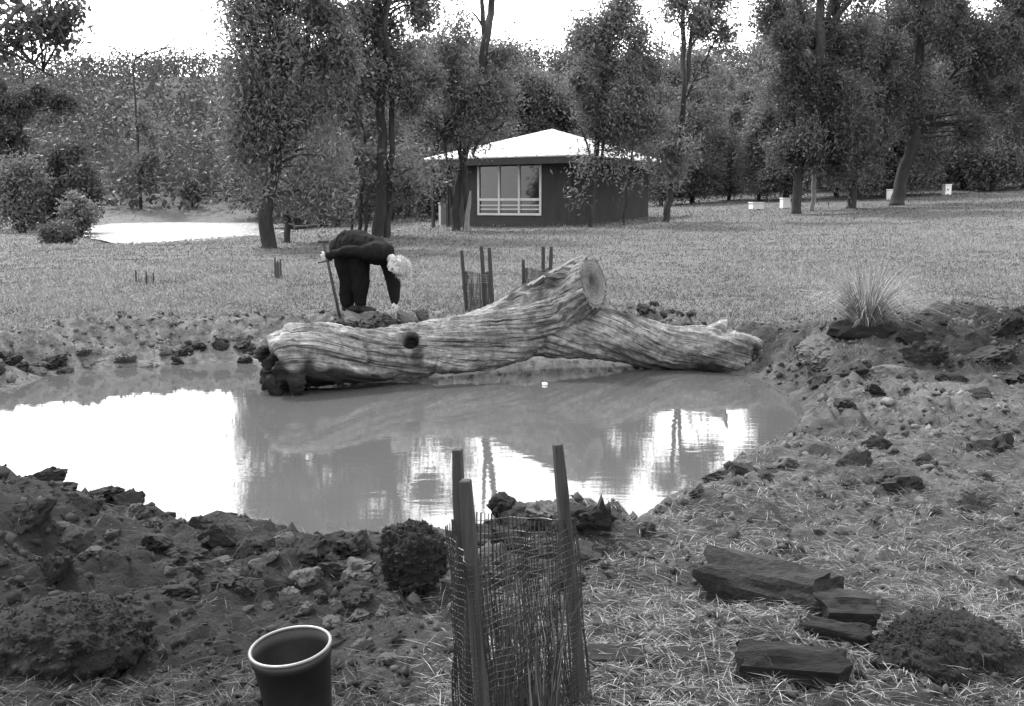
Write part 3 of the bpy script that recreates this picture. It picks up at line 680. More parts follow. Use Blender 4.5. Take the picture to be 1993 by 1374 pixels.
    kd, X_, Y_ = near_px(799, 661, 15); front = N_[:, 1] < .1
    hole = np.where(front & (kd < 1.25), .17 * (1 - sst(.75, 1.25, kd)), 0); disp = disp + np.where(front & (kd < 2) & (kd > 1.1), .012, 0)
    kd2, _, _ = near_px(812, 692, 13, 2.0); stain_shade = stain_shade * np.where(front, 1 - .7 * (1 - sst(.6, 1.2, kd2 + .3 * fbm(X_ * .1, Y_ * .1))), 1)
    stain_shade = stain_shade * np.where(front, 1 - .93 * (1 - sst(.85, 1.2, kd)), 1)  # dark rotted knot hole, with the shade inside it put into the colour too
    lx = 712 + (Y_ - 672) * .27; crack = np.abs(X_ - lx); inn = (Y_ > 668) & (Y_ < 735) & front
    disp = disp - np.where(inn & (crack < 7), .045 * (1 - crack / 7), 0)
    # sodden foot of the trunk and burnt patches
    stain_shade = stain_shade * (.45 + .55 * sst(.02, .14, V[:, 2] + .06 * fbm(V[:, 0] * 4, V[:, 1] * 4)))
    burn = sst(.1, .5, fbm(V[:, 0] * 1.6 + 9, V[:, 1] * 1.6, V[:, 2] * 2.2, 4, 61) + 1.0 * gauss(X_, Y_, 650, 748, 110, 26) + 1.7 * gauss(X_, Y_, 516, 742, 32, 55) + .4 * gauss(X_, Y_, 600, 700, 18, 30))
    stain_shade = stain_shade * (1 - .93 * burn)
    V = V + N_ * disp[:, None] + hole[:, None] * np.array((0, .85, -.5))
    over = (V - pcut) @ ncut; rp = V - pcut; perp = np.linalg.norm(rp - (rp @ axc)[:, None] * axc, axis=1); incut = (over > -.004) & (np.linalg.norm(rp, axis=1) < .62) & ~useB & (perp < .31)     # the chainsaw cut: everything past the plane is taken off
    V = np.where(incut[:, None], V - axc * (over / (axc @ ncut))[:, None], V)
    setverts(me, V)
    base = V[:, :].mean(0); base[2] = 0
    setverts(me, V - base)
    a = me.attributes.new('grain', 'FLOAT_VECTOR', 'POINT'); gg = np.stack([s * .9, np.cos(th) * 1.6, np.sin(th) * 1.6], 1); a.data.foreach_set('vector', gg.astype(np.float32).ravel())
    a = me.attributes.new('stain_shade', 'FLOAT', 'POINT'); a.data.foreach_set('value', stain_shade.astype(np.float32))
    root = thing('fallen_tree', 'huge weathered fallen tree trunk with sawn limb lying in the muddy pond', 'log', base)
    link(me, 'trunk', M['log'], root, True)
    # the sawn face: its own part, split off along the cut
    trunk_o = [c for c in root.children][0]
    bm = bmesh.new(); bm.from_mesh(me); bm.verts.ensure_lookup_table()
    fl = [f for f in bm.faces if all(incut[v.index] for v in f.verts)]
    keepf = set(f.index for f in fl)
    b2 = bm.copy(); b2.faces.ensure_lookup_table(); bm.faces.ensure_lookup_table()
    bmesh.ops.delete(b2, geom=[f for f in b2.faces if f.index not in keepf], context='FACES')
    bmesh.ops.delete(bm, geom=fl, context='FACES')
    bm.to_mesh(me); bm.free(); m2 = bpy.data.meshes.new('sawn_face')
    cc = Vector(pcut - base)
    for v in b2.verts:
        rr_ = (v.co - cc).length; v.co -= Vector(ncut) * (.010 * (1 + math.sin(rr_ * 190)) * .35 + .035 * math.exp(-(rr_ / .05) ** 2))
    b2.to_mesh(m2); b2.free(); m2.materials.clear()
    sm = mat('sawn_face', .05, .15, 9, .95, .006, 30); N = sm.node_tree.nodes; L = sm.node_tree.links; bs = N['Principled BSDF']; src = bs.inputs['Base Color'].links[0].from_socket
    tc = N.new('ShaderNodeTexCoord'); mp = N.new('ShaderNodeMapping'); mp.inputs['Location'].default_value = tuple(-cc); L.new(tc.outputs['Object'], mp.inputs[0])
    wv = N.new('ShaderNodeTexWave'); wv.wave_type = 'RINGS'; wv.rings_direction = 'SPHERICAL'; wv.inputs['Scale'].default_value = 14; wv.inputs['Distortion'].default_value = 3; L.new(mp.outputs[0], wv.inputs[0])
    gr = N.new('ShaderNodeVectorMath'); gr.operation = 'LENGTH'; L.new(mp.outputs[0], gr.inputs[0])
    m7 = N.new('ShaderNodeMapRange'); m7.inputs[1].default_value = .02; m7.inputs[2].default_value = .24; m7.inputs[3].default_value = .25; m7.inputs[4].default_value = 1.5; L.new(gr.outputs['Value'], m7.inputs[0])
    m8 = N.new('ShaderNodeMapRange'); m8.inputs[3].default_value = .82; m8.inputs[4].default_value = 1.06; L.new(wv.outputs['Fac'], m8.inputs[0])
    y1 = N.new('ShaderNodeMath'); y1.operation = 'MULTIPLY'; L.new(m7.outputs[0], y1.inputs[0]); L.new(m8.outputs[0], y1.inputs[1])
    y2 = N.new('ShaderNodeMath'); y2.operation = 'MULTIPLY'; L.new(y1.outputs[0], y2.inputs[0]); L.new(src, y2.inputs[1]); L.new(y2.outputs[0], bs.inputs['Base Color'])
    link(m2, 'sawn_face', sm, root, False)
    # long splinters along the upper edge of the limb
    for i in range(7):
        f0 = i / 7
        p0 = at(930 + f0 * 170 + 8, 608 - f0 * 95, 9.86) - base; p1 = at(930 + f0 * 170 + 60, 608 - f0 * 95 - 30, 9.88) - base
        MB().tube([p0, (p0 + p1) / 2 + np.array((0, 0, .015)), p1], [.022, .016, .004], 5).build('splinter', M['splinter'], root)
M['splinter'] = mat('splinter', .18, .3, 9, .9)
fallen_trunk()

# ------------------------------------------------------------------ person stooping on the far bank
def person():
    d = 11.25; g = gpx(692, 624); k = d / F
    gz = float(zg(np.array([(692 - CX) * k]), np.array([d]))[0])
    org = np.array((at(692, 620, d)[0], d, gz - .02))
    root = thing('person', 'white haired person in dark jumper and trousers bent double on the far bank', 'person', org)
    def q(px, py, dy=0.0): p = at(px, py, d) - org; p[2] = max(p[2], .0); return np.array((p[0], dy, p[2]))
    def chain(mb, P, n_=14):
        Q = spline(P, 5); mb.tube(Q[:, :3], np.maximum(Q[:, 3], .004), n_, dome=True)
    hip = q(683, 482); hipL, hipR = q(672, 492, .02), q(700, 492, -.06)
    chest = q(735, 490, -.12); neck = q(757, 492, -.2); head = q(779, 515, -.27)
    shF = q(750, 500, .05); shN = q(738, 488, -.30)
    elF = q(766, 555, .0); haF = q(770, 590, -.06)
    elN = q(690, 486, -.36); haN = q(641, 497, -.22)
    fL, fR = q(676, 616, .03), q(704, 616, -.06)
    fL[2] = fR[2] = .07
    def legs(mb, e=0.0, lo=None):
        for h_, f_ in ((hipL, fL), (hipR, fR)):
            kn = h_ * .48 + f_ * .52 + np.array((.015, -.02, 0))
            if lo: f2 = f_ + np.array((0, 0, lo))
            else: f2 = f_
            chain(mb, [(*h_, e * 2 + .105), (*(h_ * .7 + kn * .3), .098 + e * 2), (*kn, .068 + e * 2), (*(kn * .5 + f2 * .5), .060 + e * 2), (*f2, .050 + e * 2)])
        chain(mb, [(*(hip + (-.035, .02, .03)), .15 + e), (*(hip + (.06, -.03, .0)), .15 + e)])
        chain(mb, [(*(hipL + (-.05, .02, .05)), .125 + e), (*(hipR + (-.02, -.03, .05)), .125 + e)])
    def torso(mb, e=0.0, arms=True):
        chain(mb, [(*(hip + (.0, 0, .03)), .15 + e), (*(hip * .5 + chest * .5 + (0, 0, .045)), .145 + e), (*(chest + (0, 0, .01)), .15 + e), (*(chest * .45 + neck * .55), .11 + e)])
        chain(mb, [(*shF, .085 + e), (*(chest + (.03, 0, 0)), .13 + e), (*shN, .085 + e)])
        chain(mb, [(*shF, .078 + e), (*(shF * .5 + elF * .5), .062 + e * 1.6), (*elF, .054 + e * 1.7), (*(elF * .35 + haF * .65), .043 + e * 1.6), (*(elF * .12 + haF * .88), .036 + e)])
        chain(mb, [(*shN, .075 + e), (*(shN * .5 + elN * .5), .058 + e), (*elN, .05 + e), (*(elN * .4 + haN * .6), .042 + e), (*(elN * .12 + haN * .88), .035 + e)])
    def hand(mb, w0, direction, side, curl):
        dv = np.array(direction, float); dv /= np.linalg.norm(dv); sv = np.array(side, float); sv -= dv * (sv @ dv); sv /= np.linalg.norm(sv); nv = np.cross(dv, sv)
        for i in (-1, 0, 1):
            chain(mb, [(*(w0 + sv * i * .012), .02), (*(w0 + dv * .045 + sv * i * .024), .017), (*(w0 + dv * .085 + sv * i * .026), .014)], 8)
        for i, ln in zip((-1.5, -.5, .5, 1.5), (.062, .078, .08, .066)):
            b0 = w0 + dv * .08 + sv * i * .02
            m1 = b0 + (dv * math.cos(curl) + nv * math.sin(curl)) * ln * .5; m2 = m1 + (dv * math.cos(2 * curl) + nv * math.sin(2 * curl)) * ln * .5
            chain(mb, [(*b0, .0105), (*m1, .0095), (*m2, .008)], 7)
        t0 = w0 + dv * .02 + sv * .025
        chain(mb, [(*t0, .013), (*(t0 + dv * .03 + sv * .028 + nv * .01), .0115), (*(t0 + dv * .062 + sv * .036 + nv * .025), .009)], 7)
    bm_ = MB(); legs(bm_, -.012); torso(bm_, -.014)
    chain(bm_, [(*neck, .055), (*(neck * .55 + head * .45), .052)])
    # head hangs down: crown points down and to the right, the face looks back and down
    hd = (head - neck); hd /= np.linalg.norm(hd); fc = np.array((-.45, -.55, -.62)); fc -= hd * (fc @ hd); fc /= np.linalg.norm(fc); sd2 = np.cross(hd, fc)
    hs, Fh = tube([(0, 0, z) for z in np.linspace(-1, 1, 14)], [max(.02, math.sqrt(max(0, 1 - z * z))) for z in np.linspace(-1, 1, 14)], 18)
    V = [head + fc * (p.x * .092 + (.012 if p.x > 0 and p.z < 0 else 0)) + sd2 * p.y * .076 * (1 - .14 * (p.z < -.3)) + hd * p.z * .118 for p in hs]
    bm_.add(V, Fh)
    nose = head + fc * .10 - hd * .015
    chain(bm_, [(*(head + fc * .085 + hd * .02), .012), (*nose, .018), (*(head + fc * .092 - hd * .03), .012)], 8)
    for s_ in (-1, 1):
        e0 = head + sd2 * s_ * .078 - hd * .01; chain(bm_, [(*(e0 + hd * .026), .011), (*(e0 + sd2 * s_ * .012 - fc * .008), .015), (*(e0 - hd * .028), .01)], 8)
    chain(bm_, [(*(head + fc * .082 - hd * .062 - sd2 * .025), .01), (*(head + fc * .09 - hd * .062), .011), (*(head + fc * .082 - hd * .062 + sd2 * .025), .01)], 8)
    hand(bm_, elF * .12 + haF * .88, haF - elF + (0.02, 0, 0), (-.3, -1, 0), .35)
    hand(bm_, elN * .10 + haN * .90, (-.8, .35, -.25), (0, -.2, 1), .95)
    body = link(remesh(bm_, .009, 2), 'body', M['skin'], root, True)
    for s_ in (-1, 1):
        c_ = head + fc * .083 + sd2 * s_ * .031 + hd * .012; MB().tube([c_, c_ + fc * .008], [.011, .006], 8, dome=True).build('eye', M['boot'], body, True)
    def wrinkle(me, a, sc, s_):
        V = mverts(me); N_ = mnormals(me); setverts(me, V + N_ * (fbm(V[:, 0] * sc, V[:, 1] * sc, V[:, 2] * sc * .6, 3, s_) * a)[:, None]); return me
    tm = MB(); legs(tm, .012, .045); link(wrinkle(remesh(tm, .012, 3), .032, 10, 3), 'trousers', M['trousers'], root, True)
    jm = MB(); torso(jm, .014); link(wrinkle(remesh(jm, .012, 3), .034, 9, 7), 'jumper', M['jumper'], root, True)
    cf = MB(); chain(cf, [(*(neck * .8 + chest * .2), .075), (*(neck + (0, 0, .0)), .07)]); link(remesh(cf, .01, 1), 'collar', M['jumper'], root, True)
    # hair: a shock of white locks over the back of the skull, falling away from the neck
    rng = np.random.default_rng(12); hb = MB()
    V = [head - fc * .012 + fc * (p.x * .098 if p.x < 0 else p.x * .062) + sd2 * p.y * .09 + hd * (p.z * .118 + .02) for p in hs]; hb.add(V, Fh)
    P = []
    for i in range(2600):
        v = rng.normal(size=3); v /= np.linalg.norm(v)
        if v @ fc > .45: v = v - 2 * fc * (v @ fc)
        P.append(head + sd2 * (v @ sd2) * .098 + fc * ((v @ fc) * .104 - .01) + hd * ((v @ hd) * .124 + .025) + np.array((0, 0, -.01)))
    hm_ = leafmesh('locks', np.array(P), .075, .007, .7, rng.uniform(0, 1, len(P)), rng)
    ho = link(remesh(hb, .008, 1), 'hair', M['hair'], root, True); link(hm_, 'locks', M['lock'], ho)
    for f_ in (fL, fR):
        bt = MB(); chain(bt, [(*(f_ + (-.03, .02, -.02)), .045), (*(f_ + (.08, -.03, -.03)), .045), (*(f_ + (.15, -.06, -.035)), .036)]); chain(bt, [(*(f_ + (0, 0, 0)), .052), (*(f_ + (0, 0, .06)), .055)])
        link(remesh(bt, .01, 2), 'boot', M['boot'], root, True)
    return org, haN
porg, hN = person()
# long handled spade standing by the person, gripped behind the back
def spade():
    d = 11.0; a = at(629, 470, d); b_ = at(666, 618, d); b_[2] = float(zg(np.array([b_[0]]), np.array([d]))[0])
    root = thing('spade', 'long handled spade leaning against the back of the stooping person', 'spade', b_)
    a = a - b_; tp = np.zeros(3); ax = (a - tp); ln = np.linalg.norm(ax); ax /= ln
    MB().tube([ax * .0, a], [.017, .015], 9).build('shaft', M['wood_stake'], root, True)
    MB().tube([a - np.array((.055, .02, 0)), a + np.array((.055, .02, .0))], .015, 8).build('handle', M['wood_stake'], root, True)
    MB().tube([ax * .78 + np.array((-.10, -.02, -.03)), ax * .78 + np.array((.05, 0, .0))], [.008, .011], 6).build('side_peg', M['wood_stake'], root, True)
    bl = MB(); V = []
    for i, (h_, w_) in enumerate(((-.24, .04), (-.16, .075), (-.06, .08), (.03, .075), (.08, .02))):
        for s_ in (-1, -.5, .5, 1): V.append(ax * h_ + np.array((s_ * w_, -.015 * (1 - abs(s_)) , 0)))
    Fb = [(i * 4 + j, i * 4 + j + 1, i * 4 + j + 5, i * 4 + j + 4) for i in range(4) for j in range(3)]
    o = bl.add(V, Fb).build('blade', M['charred'], root); sm = o.modifiers.new('t', 'SOLIDIFY'); sm.thickness = .006
spade()

# ------------------------------------------------------------------ tree guards: stakes and plastic netting
def guard(name, label, stakes, d_of, z_top_mesh, sw, base_loc, pitch_=.012, netr=.0012, group=None, wrap=.02, seed=0, rows=.02):
    """stakes: list of (foot xyz, head xyz); netting wraps round them."""
    rng = np.random.default_rng(seed); base = np.array(base_loc, float)
    root = thing(name, label, 'tree guard', base, group=group)
    for (f_, h_) in stakes:
        f_, h_ = np.array(f_) - base, np.array(h_) - base; ax = Vector(h_ - f_); L_ = ax.length
        rot = ax.to_track_quat('Z', 'Y').to_matrix() @ Matrix.Rotation(rng.uniform(.2, .9), 3, 'Z')
        m = MB(); nz = 6; V = []
        for i in range(nz + 1):
            z = L_ * i / nz; s_ = sw * (1 if i < nz else .86)
            for cx_, cy_ in ((-1, -1), (1, -1), (1, 1), (-1, 1)):
                V.append(Vector(f_) + rot @ Vector((cx_ * s_ / 2 + rng.normal() * .001, cy_ * s_ / 2 + rng.normal() * .001, z)))
        Fs = [(i * 4 + j, i * 4 + (j + 1) % 4, i * 4 + 4 + (j + 1) % 4, i * 4 + 4 + j) for i in range(nz) for j in range(4)] + [(3, 2, 1, 0), tuple(nz * 4 + j for j in range(4))]
        m.add(V, Fs); o = m.build('stake', M['wood_stake'], root)
        bv = o.modifiers.new('b', 'BEVEL'); bv.width = sw * .08; bv.segments = 1
    # net polygon through the stakes, offset outwards
    ft = [np.array(f_) - base for f_, _ in stakes]; hd = [np.array(h_) - base for _, h_ in stakes]
    n_ = len(ft); zt = z_top_mesh - base[2]
    def pt(i, z):
        t = (z - ft[i][2]) / (hd[i][2] - ft[i][2]); return ft[i] + (hd[i] - ft[i]) * t
    def ringpt(q, z):                                     # q in 0..n
        i = int(q) % n_; f_ = q - int(q); c0 = sum(pt(j, z) for j in range(n_)) / n_
        a, b_ = pt(i, z), pt((i + 1) % n_, z)
        a = a + (a - c0) / np.linalg.norm(a - c0) * wrap; b_ = b_ + (b_ - c0) / np.linalg.norm(b_ - c0) * wrap
        p = a + (b_ - a) * f_; p = p + (p - c0) * .10 * math.sin(math.pi * f_)
        w_ = .008 * math.sin(q * 9 + z * 7) + .006 * math.sin(q * 23 - z * 11)
        return p + (p - c0) / max(.02, np.linalg.norm((p - c0)[:2])) * w_ * (wrap / .02)
    per = sum(np.linalg.norm(ft[(i + 1) % n_][:2] - ft[i][:2]) for i in range(n_)); nv = int(per / pitch_)
    net = MB(); zs = np.linspace(.0, zt, 9)
    for k in range(nv):
        q = k / nv * n_; top = zt + .02 * math.sin(q * 5)
        P = [ringpt(q, z / zt * top) for z in zs]; net.tube(P, netr * rng.uniform(.8, 1.5), 3, cap=False)
    z = .01
    while z < zt:
        P = [ringpt(q, z) for q in np.linspace(0, n_ - .001, 40)]; net.tube(P + [P[0]], netr * .75, 3, cap=False); z += rows
    net.build('netting', M['plastic_mesh'], root)
    return root
def foot(p, z=None):
    return np.array((p[0], p[1], float(zg(np.array([p[0]]), np.array([p[1]]))[0]) - .03))
# near guard
HA, HB, HC = at(890, 874, 2.80), at(906, 934, 2.50), at(1085, 864, 2.83)
def under(h, dx, dy): return foot((h[0] + dx, h[1] + dy))
gb = foot((float(HB[0] + HC[0]) / 2, 2.68))
guard('tree_guard', 'tall tree guard of wooden stakes wrapped in black netting in the foreground', [(under(HA, .02, .02), HA), (under(HB, .055, .03), HB), (under(HC, .085, .0), HC)], 2.7, .74, .031, gb,   .0105, .0018, seed=1, wrap=.03, rows=.021)
rng = np.random.default_rng(31); nb = 150; V = []
for i in range(nb):
    a_ = rng.uniform(0, 6.283); r_ = .10 * math.sqrt(rng.uniform()); x0, y0 = r_ * math.cos(a_) * 1.2 + .02, r_ * math.sin(a_) + .02; h_ = rng.uniform(.2, .6); dx, dy = rng.normal(size=2) * .05
    for t_ in (0, .5, 1): 
        w_ = .0035 * (1 - t_ * .85); c_ = np.array((x0 + dx * t_ * t_, y0 + dy * t_ * t_, h_ * t_)); V += [c_ + (-w_, 0, 0), c_ + (w_, w_ * .5, 0)]
ix = np.arange(nb * 6).reshape(nb, 6); Fc = np.concatenate([ix[:, [0, 1, 3, 2]], ix[:, [2, 3, 5, 4]]])
wt = thing('weeds', 'dark dry weeds standing inside the netted guard in the foreground', 'weeds', gb)
link(bigmesh('stems', np.array(V), Fc, {'tone': ('FACE', 'FLOAT', rng.uniform(0, .22, len(Fc)))}), 'stems', M['straw'], wt)
# guards beyond the trunk
def far_guard(label, tops, d, bot, zt_px, sw=.036, group=None, seed=0, pitch_=.02, name='tree_guard'):
    st = []
    for (x, y, dx, dd) in tops:
        h = at(x, y, d + dd); st.append((foot((h[0] + dx, d + dd)), h))
    b0 = foot((np.mean([s[0][0] for s in st]), np.mean([s[0][1] for s in st])))
    z = at(tops[0][0], zt_px, d)[2]
    return guard(name, label, st, d, z, sw, b0, pitch_, .0022, group, seed=seed, wrap=.015, rows=.03)
far_guard('netted tree guard with three stakes left of the sawn limb, beyond the trunk', [(898, 487, .06, 0), (937, 479, .05, .12), (952, 482, .045, -.12)], 11.9, 610, 531, seed=2, pitch_=.009)
far_guard('netted tree guard mostly hidden behind the sawn limb, nearest to its cut end', [(1018, 505, .02, 0), (1057, 480, .01, .12), (1073, 480, -.02, -.1)], 12.3, 600, 524, seed=3, pitch_=.009)
far_guard('faint thin tree guard alone in the left of the field', [(264, 526, .0, 0), (298, 530, .0, .1), (284, 528, 0, -.2)], 16, 580, 535, sw=.018, seed=4, pitch_=.03)
far_guard('faint thin tree guard on the grass left of the spade', [(535, 500, .0, 0), (546, 504, .0, .1), (540, 508, 0, -.2)], 17, 560, 512, sw=.02, seed=5, pitch_=.02)

# ------------------------------------------------------------------ black plastic pot in the foreground
def pot():
    d = 2.80; c = at(580, 1252, d); gz = float(zg(np.array([c[0]]), np.array([d]))[0]); rim = c[2]
    root = thing('plastic_pot', 'empty black plastic plant pot with pale worn rim at the bottom edge', 'pot', (c[0], d, gz))
    h = rim - gz; r = .119; tilt = Matrix.Rotation(R(-5), 3, 'Y') @ Matrix.Rotation(R(4), 3, 'X')
    def lathe(prof, n_=48):
        V = []; Fc = []
        for (rr_, z) in prof:
            for k in range(n_):
                a = 2 * math.pi * k / n_; V.append(tilt @ Vector((rr_ * math.cos(a), rr_ * math.sin(a), z)))
        for i in range(len(prof) - 1):
            for k in range(n_): Fc.append((i * n_ + k, i * n_ + (k + 1) % n_, (i + 1) * n_ + (k + 1) % n_, (i + 1) * n_ + k))
        return V, Fc
    m = MB(); m.add(*lathe([(.002, -.02), (r * .78, -.02), (r * .80, 0), (r * .955, h - .035), (r * .99, h - .034), (r * .995, h - .004), (r * .965, h - .004), (r * .93, h - .04), (r * .76, .01), (.002, .008)]))
    m.build('body', M['black_plastic'], root, True)
    t = []; 
    for a in np.linspace(0, 2 * math.pi, 13): t.append((r * .985 + .0055 * math.cos(a), h + .0045 * math.sin(a)))
    MB().add(*lathe(t)).build('rim', M['rim_plastic'], root, True)
pot()

# ------------------------------------------------------------------ clods, timber and litter on the dug banks
def clod_mesh(seed, sub=2, jag=.35, flat=.75, cuts=0):
    bm = bmesh.new(); bmesh.ops.create_icosphere(bm, subdivisions=sub, radius=1)
    V = np.array([v.co[:] for v in bm.verts]); r = 1 + jag * fbm(V[:, 0] * 1.6 + seed * 7.3, V[:, 1] * 1.6, V[:, 2] * 1.6, 4, seed) + jag * .5 * (.5 - np.abs(fbm(V[:, 0] * 3.4, V[:, 1] * 3.4 + seed, V[:, 2] * 3.4, 3, seed + 3)) * 2.2)
    if sub >= 5: r = r + .10 * fbm(V[:, 0] * 11, V[:, 1] * 11, V[:, 2] * 11, 4, seed + 8) + .07 * (.5 - np.abs(vn(V[:, 0] * 16, V[:, 1] * 16, V[:, 2] * 16, seed + 2)))
    V = V * r[:, None]
    if cuts:
        rg = np.random.default_rng(seed * 31 + 5)
        for _ in range(cuts):
            n_ = rg.normal(size=3); n_ /= np.linalg.norm(n_); over = V @ n_ - rg.uniform(.5, .8); V = V - n_ * np.maximum(over, 0)[:, None] * .93
        V = V * (1.12 + .24 * fbm(V[:, 0] * 4.5, V[:, 1] * 4.5 + seed, V[:, 2] * 4.5, 4, seed + 6))[:, None]
    for v, q in zip(bm.verts, V): v.co = Vector(q); v.co.z *= flat
    me = bpy.data.meshes.new('soil_clod'); bm.to_mesh(me); bm.free(); return me
CL = {k: [] for k in ('clod', 'clod_pale', 'clod_dark')}
for key in CL:
    for i in range(8):
        q = clod_mesh(i + 3, 4, .62, .85, 6); q.materials.append(M[key]); CL[key].append(q)
def clod(px, py, wpx, key, label, group, lift=.05, name='soil_clod', asp=None):
    g = gpx(px, py); r = wpx / 2 * g[1] / F; me = random.choice(CL[key]); o = link(me, name)
    a = asp or (random.uniform(.85, 1.25), random.uniform(.8, 1.2), random.uniform(.65, 1.0))
    o.scale = (r * a[0], r * a[1], r * a[2]); o.location = (g[0], g[1], g[2] + r * lift * a[2]); o.rotation_euler = (random.uniform(-.3, .3), random.uniform(-.3, .3), random.uniform(0, 6.28))
    if group:
        ton = {'clod': 'mid grey', 'clod_pale': 'pale', 'clod_dark': 'blackish'}[key]
        for q_ in ('dark ', 'pale '):
            if label.startswith(q_): label = label[len(q_):]
        siz = 'large ' if wpx >= 65 else 'small ' if wpx < 32 else ''
        label = siz + ton + ' ' + label; group = siz + ton + ' ' + group
    return tag(o, label, 'clod', group)
rq = random.Random(11)
for (x, y, w_, k) in [(25, 880, 90, 'clod_dark'), (90, 935, 60, 'clod_dark'), (120, 955, 55, 'clod'), (160, 985, 60, 'clod'), (200, 965, 55, 'clod_dark'), (250, 980, 60, 'clod'), (330, 1000, 95, 'clod_dark'), (385, 1025, 40, 'clod_dark'), (60, 1010, 80, 'clod_dark'), (150, 1060, 70, 'clod'), (300, 1060, 60, 'clod'), (360, 1075, 55, 'clod'), (430, 1050, 65, 'clod_dark'), (110, 1120, 80, 'clod_dark'), (400, 1110, 60, 'clod'), (480, 1080, 50, 'clod'), (350, 1150, 70, 'clod')]:
    clod(x, y, w_, k, 'dark soil clod heaped on the near left bank', 'dark soil clods on the near left bank')
clod(262, 1003, 52, 'clod_pale', 'pale grey clod lying on the dark soil of the near left bank', None)
clod(298, 1018, 34, 'clod_pale', 'small pale clod just right of the pale grey clod on the left bank', None)
for (x, y, w_, k) in [(500, 1062, 60, 'clod'), (550, 1060, 45, 'clod_pale'), (600, 1070, 70, 'clod'), (650, 1062, 60, 'clod_dark'), (690, 1075, 60, 'clod'), (590, 1130, 65, 'clod_pale'), (650, 1115, 60, 'clod'), (690, 1120, 70, 'clod_pale'), (540, 1140, 55, 'clod'), (480, 1150, 50, 'clod'), (620, 1170, 60, 'clod'), (700, 1165, 60, 'clod'), (440, 1140, 55, 'clod')]:
    clod(x, y, w_, k, 'mud clod at the water edge between pot and root ball', 'mud clods in front of the water left of the netted guard')
for i, (x, y, w_, k) in enumerate([(905, 985, 70, 'clod_dark'), (945, 985, 70, 'clod_dark'), (985, 995, 60, 'clod_dark'), (1020, 1010, 75, 'clod'), (1060, 1010, 60, 'clod_pale'), (1095, 1020, 60, 'clod'), (1150, 1020, 85, 'clod_dark'), (940, 1040, 60, 'clod'), (985, 1050, 65, 'clod'), (1035, 1060, 65, 'clod_pale'), (1080, 1070, 70, 'clod'), (1130, 1080, 75, 'clod'), (950, 1090, 60, 'clod_pale'), (1000, 1100, 60, 'clod'), (1050, 1110, 60, 'clod'), (1100, 1130, 60, 'clod_dark'), (960, 1130, 60, 'clod_dark')]):
    clod(x, y + 12, w_, k, 'jagged clod in the heap behind the netted guard', 'jagged clods heaped behind the netted guard', .45)
for (x, y, w_) in [(215, 1045, 30), (180, 1075, 26), (395, 1060, 30), (430, 1100, 34), (455, 1120, 28), (500, 1105, 36), (530, 1095, 30), (560, 1165, 40), (600, 1195, 34), (660, 1190, 38), (715, 1130, 34), (700, 1205, 40), (640, 1220, 30), (120, 1030, 24), (330, 1120, 26), (520, 1185, 30), (745, 1200, 36), (780, 1215, 30), (705, 1265, 40), (760, 1290, 36)]:
    clod(x, y, w_, 'clod_pale', 'pale broken clay chunk on the dark soil left of the netted guard', 'broken clay chunks on the dark soil left of the netted guard', .15, 'clay_chunk')
# jagged sods standing on that heap
for (x, y, w_, h_, lab) in [(1160, 1025, 55, 70, 'dark spiky upright sod at the right end of the clod heap'), (985, 990, 45, 52, 'thin pale torn root sticking up from the clod heap')]:
    g = gpx(x, y + 10); k = g[1] / F; m = MB()
    if h_ > 60:
        V = []; 
        prof = [(-.5, 0), (.5, 0), (.55, .5), (.48, .95), (.38, .7), (.2, 1.15), (.05, .8), (-.2, .7), (-.5, .45)]
        for s_ in (-1, 1): V += [(p[0] * w_ * k, s_ * .03, p[1] * h_ * k - .02) for p in prof]
        n9 = len(prof); Fc = [tuple(range(n9)), tuple(range(2 * n9 - 1, n9 - 1, -1))] + [(i, i + n9, (i + 1) % n9 + n9, (i + 1) % n9) for i in range(n9)]
        o = m.add(V, Fc).build('upright_sod', M['clod_dark'])
    else:
        Q = spline([(-.03, 0, 0, .012), (0, 0, .05, .01), (.03, 0, .085, .006), (.05, .0, .13, .001)], 4); o = m.tube(Q[:, :3], Q[:, 3], 6).build('torn_root', M['clod_pale'])
    o.location = g; tag(o, lab, 'sod' if h_ > 60 else 'root')
for (x, y, w_, k) in [(1400, 930, 55, 'clod_dark'), (1360, 960, 40, 'clod'), (1450, 915, 45, 'clod'), (1285, 1000, 45, 'clod_dark'), (1250, 1030, 40, 'clod'), (1530, 900, 60, 'clod_pale'), (1490, 930, 40, 'clod'), (1600, 880, 55, 'clod'), (1660, 900, 60, 'clod'), (1740, 940, 80, 'clod'), (1850, 960, 70, 'clod_pale'), (1910, 930, 60, 'clod'), (1800, 900, 60, 'clod_dark'), (1940, 880, 80, 'clod_dark'), (1650, 940, 50, 'clod'), (1580, 960, 45, 'clod_pale'), (1900, 990, 70, 'clod'), (1700, 870, 50, 'clod_dark')]:
    clod(x, y, w_, k, 'soil clod among the straw on the near right bank', 'soil clods among the straw on the near right bank', -.2)
for (x, y, w_, k) in [(1480, 775, 26, 'clod_dark'), (1600, 740, 45, 'clod'), (1660, 720, 50, 'clod'), (1740, 730, 70, 'clod_pale'), (1700, 765, 45, 'clod'), (1800, 700, 70, 'clod'), (1870, 650, 55, 'clod_pale'), (1930, 690, 70, 'clod'), (1850, 740, 55, 'clod_dark'), (1770, 660, 50, 'clod_dark'), (1960, 640, 60, 'clod_dark'), (1640, 790, 40, 'clod'), (1570, 700, 40, 'clod_dark'), (1900, 770, 50, 'clod'), (1960, 740, 60, 'clod')]:
    clod(x, y, w_, k, 'soil clod on the raised bank below the grass tussock', 'soil clods on the raised bank below the tussock', -.1)
